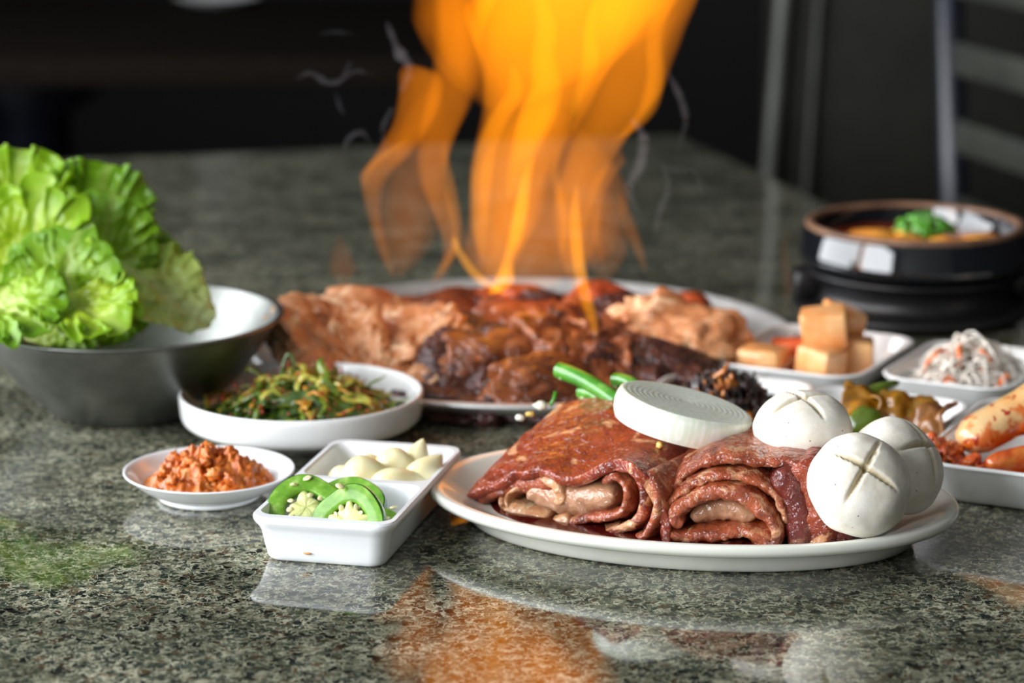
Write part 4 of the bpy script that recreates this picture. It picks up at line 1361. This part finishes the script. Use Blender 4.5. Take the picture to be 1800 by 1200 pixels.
for i in range(34):
    a, r = R.uniform(0, 2 * PI), math.sqrt(R.uniform(0, 1))
    x, y = .118 * r * math.cos(a), -.045 + .095 * r * math.sin(a)
    z = .015 + .020 * (1 - r * r) ** .8
    kind = 'g_pale' if x < -.03 else R.choice(('g_brown', 'g_brown', 'g_dark', 'g_red' if y > 0 else 'g_brown'))
    o = obj('meat_slice', R.choice(sl_me[kind]), None, None, (GP[0] - .010 + x, GP[1] + y, z), (R.uniform(.1, .8), R.uniform(-.4, .4) + x * 2, R.uniform(-.6, .8)), R.uniform(.8, 1.15),
            label={'g_pale': 'thin pale wavy meat slice on the left of the grill heap', 'g_brown': 'thin brown wavy meat slice on the grill heap',
                   'g_dark': 'thin charred wavy meat slice on the grill heap', 'g_red': 'thin reddish wavy meat slice at the back of the grill heap'}[kind],
            cat='grilled meat', group={'g_pale': 'pale', 'g_brown': 'brown', 'g_dark': 'charred', 'g_red': 'reddish'}[kind] + ' meat slices on the grill')
    solid(o, .0048)
    subsurf(o, 1)
obj('pan_drippings', heap(.150, .150, .004, .003, 5, 2, 70), pm('dark_pan_drippings', two(S(30, 8, 6), S(60, 18, 10)), 60, .08, coat=.8), None, (GP[0], GP[1], .0145),
    label='dark sticky drippings coating the grill plate around the meat', cat='drippings', kind='stuff')

# ------------------------------------------------------------------ flames
def fire_mat(name, s, g=.30):
    m = bpy.data.materials.new(name)
    m.use_nodes = True
    t = m.node_tree
    t.nodes.remove(t.nodes['Principled BSDF'])
    e = t.nodes.new('ShaderNodeEmission')
    e.inputs['Color'].default_value = (1.0, g, .004, 1)
    e.inputs['Strength'].default_value = s
    t.links.new(e.outputs[0], t.nodes['Material Output'].inputs['Volume'])
    return m


FM = {'y': fire_mat('flame_root', 150, .36), 'x': fire_mat('bright_flame', 36, .40), 'd': fire_mat('narrow_flame', 56, .30), 'a': fire_mat('flame', 27, .27), 'b': fire_mat('thin_flame', 31, .26), 'c': fire_mat('flame_haze', 8, .25)}
flame = thing('flame', (GP[0], GP[1], .05), 'tall orange and yellow flame roaring up from the meat on the grill', 'flame')
FO = Vector((GP[0], GP[1], .05))


def tongue(m, pts, ry=.6, seed=0.0, sub=7, n=28, wob=.22):
    """pts: (x, y, z, half width) along the rising tongue"""
    P = smooth_prof([tuple(p) for p in pts], sub)
    rings = []
    m_ = len(P)
    for i, (x, y, z, w) in enumerate(P):
        w = max(w, .0006)
        e = min(i, m_ - 1 - i) / 3.0
        w *= math.sqrt(max(.015, 1 - (1 - min(1, e)) ** 2))
        ring = []
        for j in range(n):
            a = 2 * PI * j / n
            k = 1 + wob * nz((math.cos(a) * 1.4, math.sin(a) * 1.4, z * 16), 1.0, seed) + .10 * nz((math.cos(a) * 3, math.sin(a) * 3, z * 40), 1.0, seed)
            ring.append((x - FO.x + w * k * math.cos(a), y - FO.y + w * ry * k * math.sin(a) + .006 * nz((x * 20, z * 20, seed)), z - FO.z))
        rings.append(ring)
    return obj('flame_tongue', loft(rings), FM[m], flame, label=None)


TG = [
    ('a', 0.42, 0.25, [(-0.0132, 1.66, 0.0571, 0.00529), (-0.0106, 1.664, 0.0755, 0.01283), (-0.0057, 1.668, 0.1016, 0.02036), (-0.0011, 1.672, 0.1315, 0.02484), (0.0094, 1.676, 0.1612, 0.03005), (0.0188, 1.68, 0.1909, 0.03938), (0.0243, 1.684, 0.2204, 0.05241), (0.0318, 1.688, 0.2498, 0.06166), (0.0373, 1.692, 0.2829, 0.06525), (0.039, 1.696, 0.3231, 0.05575), (0.037, 1.7, 0.3703, 0.02591), (0.0369, 1.704, 0.4028, 0.00295)]),
    ('a', 0.45, 0.25, [(0.0495, 1.67, 0.0393, 0.00381), (0.0449, 1.674, 0.0618, 0.00761), (0.0399, 1.678, 0.0881, 0.00988), (0.0417, 1.682, 0.1144, 0.01366), (0.0511, 1.686, 0.1406, 0.01667), (0.0624, 1.69, 0.1667, 0.02119), (0.0726, 1.694, 0.189, 0.02723), (0.0774, 1.698, 0.215, 0.03021), (0.0867, 1.702, 0.2447, 0.03318), (0.1017, 1.706, 0.2705, 0.02636), (0.1166, 1.71, 0.2926, 0.00753)]),
    ('b', 0.5, 0.3, [(-0.0792, 1.66, 0.0686, 0.00188), (-0.0873, 1.664, 0.0947, 0.00376), (-0.0922, 1.668, 0.1169, 0.00527), (-0.0903, 1.672, 0.1353, 0.00903), (-0.0771, 1.676, 0.1517, 0.01204), (-0.0647, 1.68, 0.1701, 0.01279), (-0.0594, 1.684, 0.1884, 0.01429), (-0.0609, 1.688, 0.2011, 0.01279), (-0.0686, 1.692, 0.2074, 0.00226)]),
    ('b', 0.5, 0.3, [(-0.0493, 1.67, 0.0626, 0.0019), (-0.0417, 1.674, 0.0851, 0.00531), (-0.0455, 1.678, 0.1074, 0.00833), (-0.053, 1.682, 0.1336, 0.00908), (-0.0491, 1.686, 0.1597, 0.01209), (-0.0415, 1.69, 0.1857, 0.0151), (-0.0377, 1.694, 0.2117, 0.01432), (-0.0377, 1.698, 0.2338, 0.01356), (-0.0414, 1.702, 0.2597, 0.00978), (-0.0451, 1.706, 0.278, 0.00188)]),
    ('x', 0.5, 0.2, [(-0.0019, 1.65, 0.124, 0.00223), (0.0019, 1.654, 0.1383, 0.00595), (0.0093, 1.658, 0.1584, 0.01041), (0.0167, 1.662, 0.1784, 0.01338), (0.0223, 1.666, 0.1965, 0.01041), (0.0204, 1.67, 0.2146, 0.00818), (0.0223, 1.674, 0.2364, 0.00668), (0.0148, 1.678, 0.2619, 0.00297)]),
    ('y', 0.5, 0.2, [(-0.0044, 1.605, 0.0698, 0.00146), (-0.0102, 1.609, 0.0735, 0.00475), (-0.0183, 1.613, 0.0771, 0.00513), (-0.0271, 1.617, 0.0852, 0.00403), (-0.0345, 1.621, 0.0957, 0.00294), (-0.0375, 1.625, 0.1042, 0.00184)]),
    ('y', 0.5, 0.2, [(-0.0139, 1.605, 0.0698, 0.00255), (-0.0055, 1.609, 0.0779, 0.00658), (-0.0026, 1.613, 0.0917, 0.00329), (0.0018, 1.617, 0.1039, 0.00439), (0.0055, 1.621, 0.1218, 0.00476), (0.0091, 1.625, 0.1433, 0.00366), (0.0146, 1.629, 0.1574, 0.0011)]),
    ('d', 0.5, 0.2, [(-0.0521, 1.615, 0.0744, 0.00147), (-0.0448, 1.619, 0.0856, 0.0033), (-0.0379, 1.623, 0.0953, 0.00368), (-0.0357, 1.627, 0.1094, 0.00368), (-0.0397, 1.631, 0.1311, 0.00441), (-0.0423, 1.635, 0.149, 0.00294), (-0.0441, 1.639, 0.1669, 0.00073)]),
    ('b', 0.5, 0.2, [(0.0889, 1.66, 0.0717, 0.00075), (0.0837, 1.664, 0.0871, 0.00377), (0.0784, 1.668, 0.1016, 0.00452), (0.0732, 1.672, 0.1162, 0.00377), (0.071, 1.676, 0.125, 0.00113)]),
    ('b', 0.5, 0.2, [(0.0606, 1.65, 0.0784, 0.00075), (0.0561, 1.654, 0.0967, 0.00299), (0.0542, 1.658, 0.1187, 0.00449), (0.0606, 1.662, 0.137, 0.00673), (0.0692, 1.666, 0.1458, 0.00524), (0.0712, 1.67, 0.1546, 0.00112)]),
    ('d', 0.5, 0.25, [(-0.0189, 1.665, 0.0792, 0.00151), (-0.0219, 1.669, 0.1014, 0.00566), (-0.0211, 1.673, 0.1275, 0.00753), (-0.0181, 1.677, 0.1497, 0.00753), (-0.009, 1.681, 0.1718, 0.00752), (0.0019, 1.685, 0.1902, 0.00602), (0.0, 1.689, 0.2085, 0.00226)]),
    ('y', 0.4, 0.2, [(0.0536, 1.585, 0.0468, 0.00145), (0.0507, 1.589, 0.0593, 0.00362), (0.0449, 1.593, 0.0791, 0.00434), (0.0412, 1.597, 0.1005, 0.00434), (0.0398, 1.601, 0.1218, 0.00361), (0.0412, 1.605, 0.143, 0.00108)]),
    ('d', 0.5, 0.2, [(0.032, 1.66, 0.084, 0.00113), (0.0346, 1.664, 0.1024, 0.00301), (0.032, 1.668, 0.1207, 0.00376), (0.0282, 1.672, 0.1391, 0.00301), (0.0319, 1.676, 0.1574, 0.00113)]),
    ('c', 0.5, 0.3, [(-0.0758, 1.67, 0.0665, 0.00379), (-0.072, 1.674, 0.0889, 0.01895), (-0.0681, 1.678, 0.1151, 0.02082), (-0.0623, 1.682, 0.1451, 0.01889), (-0.0566, 1.686, 0.1749, 0.01358), (-0.0528, 1.69, 0.1933, 0.00302)]),
    ('c', 0.5, 0.3, [(0.0115, 1.68, 0.0527, 0.00764), (0.0153, 1.684, 0.0792, 0.04961), (0.0191, 1.688, 0.1056, 0.05336), (0.0228, 1.692, 0.1357, 0.04565), (0.0228, 1.696, 0.1658, 0.02278), (0.0228, 1.7, 0.1805, 0.00304)]),
    ('c', 0.5, 0.3, [(0.0611, 1.68, 0.0605, 0.00305), (0.061, 1.684, 0.083, 0.01526), (0.061, 1.688, 0.1056, 0.01296), (0.061, 1.692, 0.1242, 0.00381)]),
    ('c', 0.5, 0.2, [(-0.1145, 1.68, 0.0605, 0.00153), (-0.1131, 1.684, 0.0694, 0.00993), (-0.1147, 1.688, 0.0822, 0.00688), (-0.1155, 1.692, 0.0931, 0.00115)]),
    ('c', 0.5, 0.2, [(0.1836, 1.68, 0.0429, 0.00077), (0.1856, 1.684, 0.0597, 0.00383), (0.1835, 1.688, 0.0822, 0.00306), (0.1855, 1.692, 0.097, 0.00076)]),
    ('c', 0.6, 0.3, [(-0.0076, 1.69, 0.1743, 0.00756), (0.0, 1.694, 0.1965, 0.04155), (0.0151, 1.698, 0.2263, 0.07164), (0.0301, 1.702, 0.2559, 0.08281), (0.0375, 1.706, 0.2929, 0.07883), (0.0374, 1.71, 0.337, 0.04488), (0.0374, 1.714, 0.3589, 0.00374)]),
    ('x', 0.5, 0.2, [(0.0369, 1.65, 0.1727, 0.00111), (0.0443, 1.654, 0.1944, 0.00443), (0.0517, 1.658, 0.2124, 0.00591), (0.0498, 1.662, 0.2304, 0.00443), (0.0535, 1.666, 0.2484, 0.00295), (0.059, 1.67, 0.2664, 0.00074)]),
    ('x', 0.5, 0.2, [(-0.0184, 1.65, 0.2097, 0.00074), (-0.022, 1.654, 0.2276, 0.00294), (-0.0184, 1.658, 0.2455, 0.00588), (-0.011, 1.662, 0.2671, 0.00734), (-0.0073, 1.666, 0.2959, 0.0022)]),
    ('d', 0.5, 0.3, [(0.0651, 1.66, 0.1599, 0.00112), (0.0783, 1.664, 0.1687, 0.00522), (0.0895, 1.668, 0.1831, 0.00671), (0.0939, 1.672, 0.2032, 0.00596), (0.0931, 1.676, 0.2251, 0.00521), (0.0987, 1.68, 0.2432, 0.00521), (0.1099, 1.684, 0.2577, 0.00372), (0.1192, 1.688, 0.2721, 0.00112)]),
    ('d', 0.5, 0.3, [(-0.0972, 1.66, 0.1298, 0.00075), (-0.0966, 1.664, 0.1385, 0.00337), (-0.0861, 1.668, 0.1492, 0.00375), (-0.075, 1.672, 0.1562, 0.003), (-0.0676, 1.676, 0.1612, 0.00075)]),
]
for i, (m, ry, wob, pts) in enumerate(TG):
    tongue(m, pts, ry, i * 3.3, wob=wob)
fl_ = bpy.data.lights.new('flame_light', 'POINT')
fl_.energy = .06
fl_.color = (1.0, .36, .05)
fl_.shadow_soft_size = .03
flo = bpy.data.objects.new('flame_light', fl_)
sc.collection.objects.link(flo)
flo.parent = flame
flo.location = (0, -.05, .02)

# ------------------------------------------------------------------ smoke
sm = bpy.data.materials.new('thin_smoke')
sm.use_nodes = True
sm.node_tree.nodes.remove(sm.node_tree.nodes['Principled BSDF'])
vs_ = sm.node_tree.nodes.new('ShaderNodeVolumeScatter')
vs_.inputs['Color'].default_value = (.86, .90, 1.0, 1)
vs_.inputs['Density'].default_value = 6.0
sm.node_tree.links.new(vs_.outputs[0], sm.node_tree.nodes['Material Output'].inputs['Volume'])
smoke = thing('smoke', (GP[0], GP[1] + .03, .1), 'faint blue-grey smoke wisps drifting on both sides of the flame', 'smoke')
SO = Vector((GP[0], GP[1] + .03, .1))
WS = [
    [(-0.1474, 1.74, 0.1905, 0.00116), (-0.1377, 1.74, 0.1951, 0.0031), (-0.1261, 1.74, 0.1885, 0.00349), (-0.1164, 1.74, 0.1905, 0.0031), (-0.1104, 1.74, 0.2021, 0.00194)],
    [(-0.1164, 1.74, 0.1897, 0.00155), (-0.1066, 1.74, 0.1963, 0.00233), (-0.095, 1.74, 0.1936, 0.00116)],
    [(-0.1172, 1.74, 0.1375, 0.00078), (-0.1123, 1.74, 0.1494, 0.00351), (-0.1033, 1.74, 0.1545, 0.00312), (-0.0976, 1.74, 0.1474, 0.00156)],
    [(-0.1211, 1.75, 0.1813, 0.00078), (-0.1189, 1.75, 0.1715, 0.00274), (-0.1155, 1.75, 0.1656, 0.00117)],
    [(-0.1314, 1.74, 0.2215, 0.00077), (-0.1198, 1.74, 0.223, 0.00193), (-0.1082, 1.74, 0.2215, 0.00116)],
    [(-0.0822, 1.75, 0.1695, 0.00313), (-0.0894, 1.75, 0.1538, 0.00274), (-0.0857, 1.75, 0.1339, 0.00118)],
    [(-0.0854, 1.75, 0.2281, 0.00233), (-0.0778, 1.75, 0.2087, 0.00623), (-0.0702, 1.75, 0.197, 0.00468), (-0.0762, 1.75, 0.1813, 0.00313)],
    [(0.0808, 1.72, 0.1661, 0.00231), (0.0887, 1.72, 0.1544, 0.00617), (0.087, 1.72, 0.1349, 0.00696), (0.0794, 1.72, 0.1193, 0.00465), (0.0854, 1.72, 0.1035, 0.00194)],
    [(0.1011, 1.73, 0.1333, 0.00117), (0.1147, 1.73, 0.1293, 0.00233), (0.1245, 1.73, 0.1293, 0.00233), (0.1306, 1.73, 0.1136, 0.00117)],
    [(0.0979, 1.73, 0.0818, 0.00117), (0.1015, 1.73, 0.1017, 0.0039), (0.1071, 1.73, 0.1175, 0.00351), (0.103, 1.73, 0.1333, 0.00194)],
    [(0.104, 1.73, 0.1995, 0.00116), (0.114, 1.73, 0.1802, 0.00464), (0.1181, 1.73, 0.1626, 0.00349), (0.1126, 1.73, 0.1451, 0.00116)],
]
for i, pts in enumerate(WS):
    P = smooth_prof([tuple(p) for p in pts], 6)
    rad = [max(.0004, p[3] * (1 + .5 * nz((k_ * .35, i, 2)))) for k_, p in enumerate(P)]
    obj('smoke_wisp', tube([(p[0] - SO.x, p[1] - SO.y, p[2] - SO.z) for p in P], rad, 10, True, .6), sm, smoke)
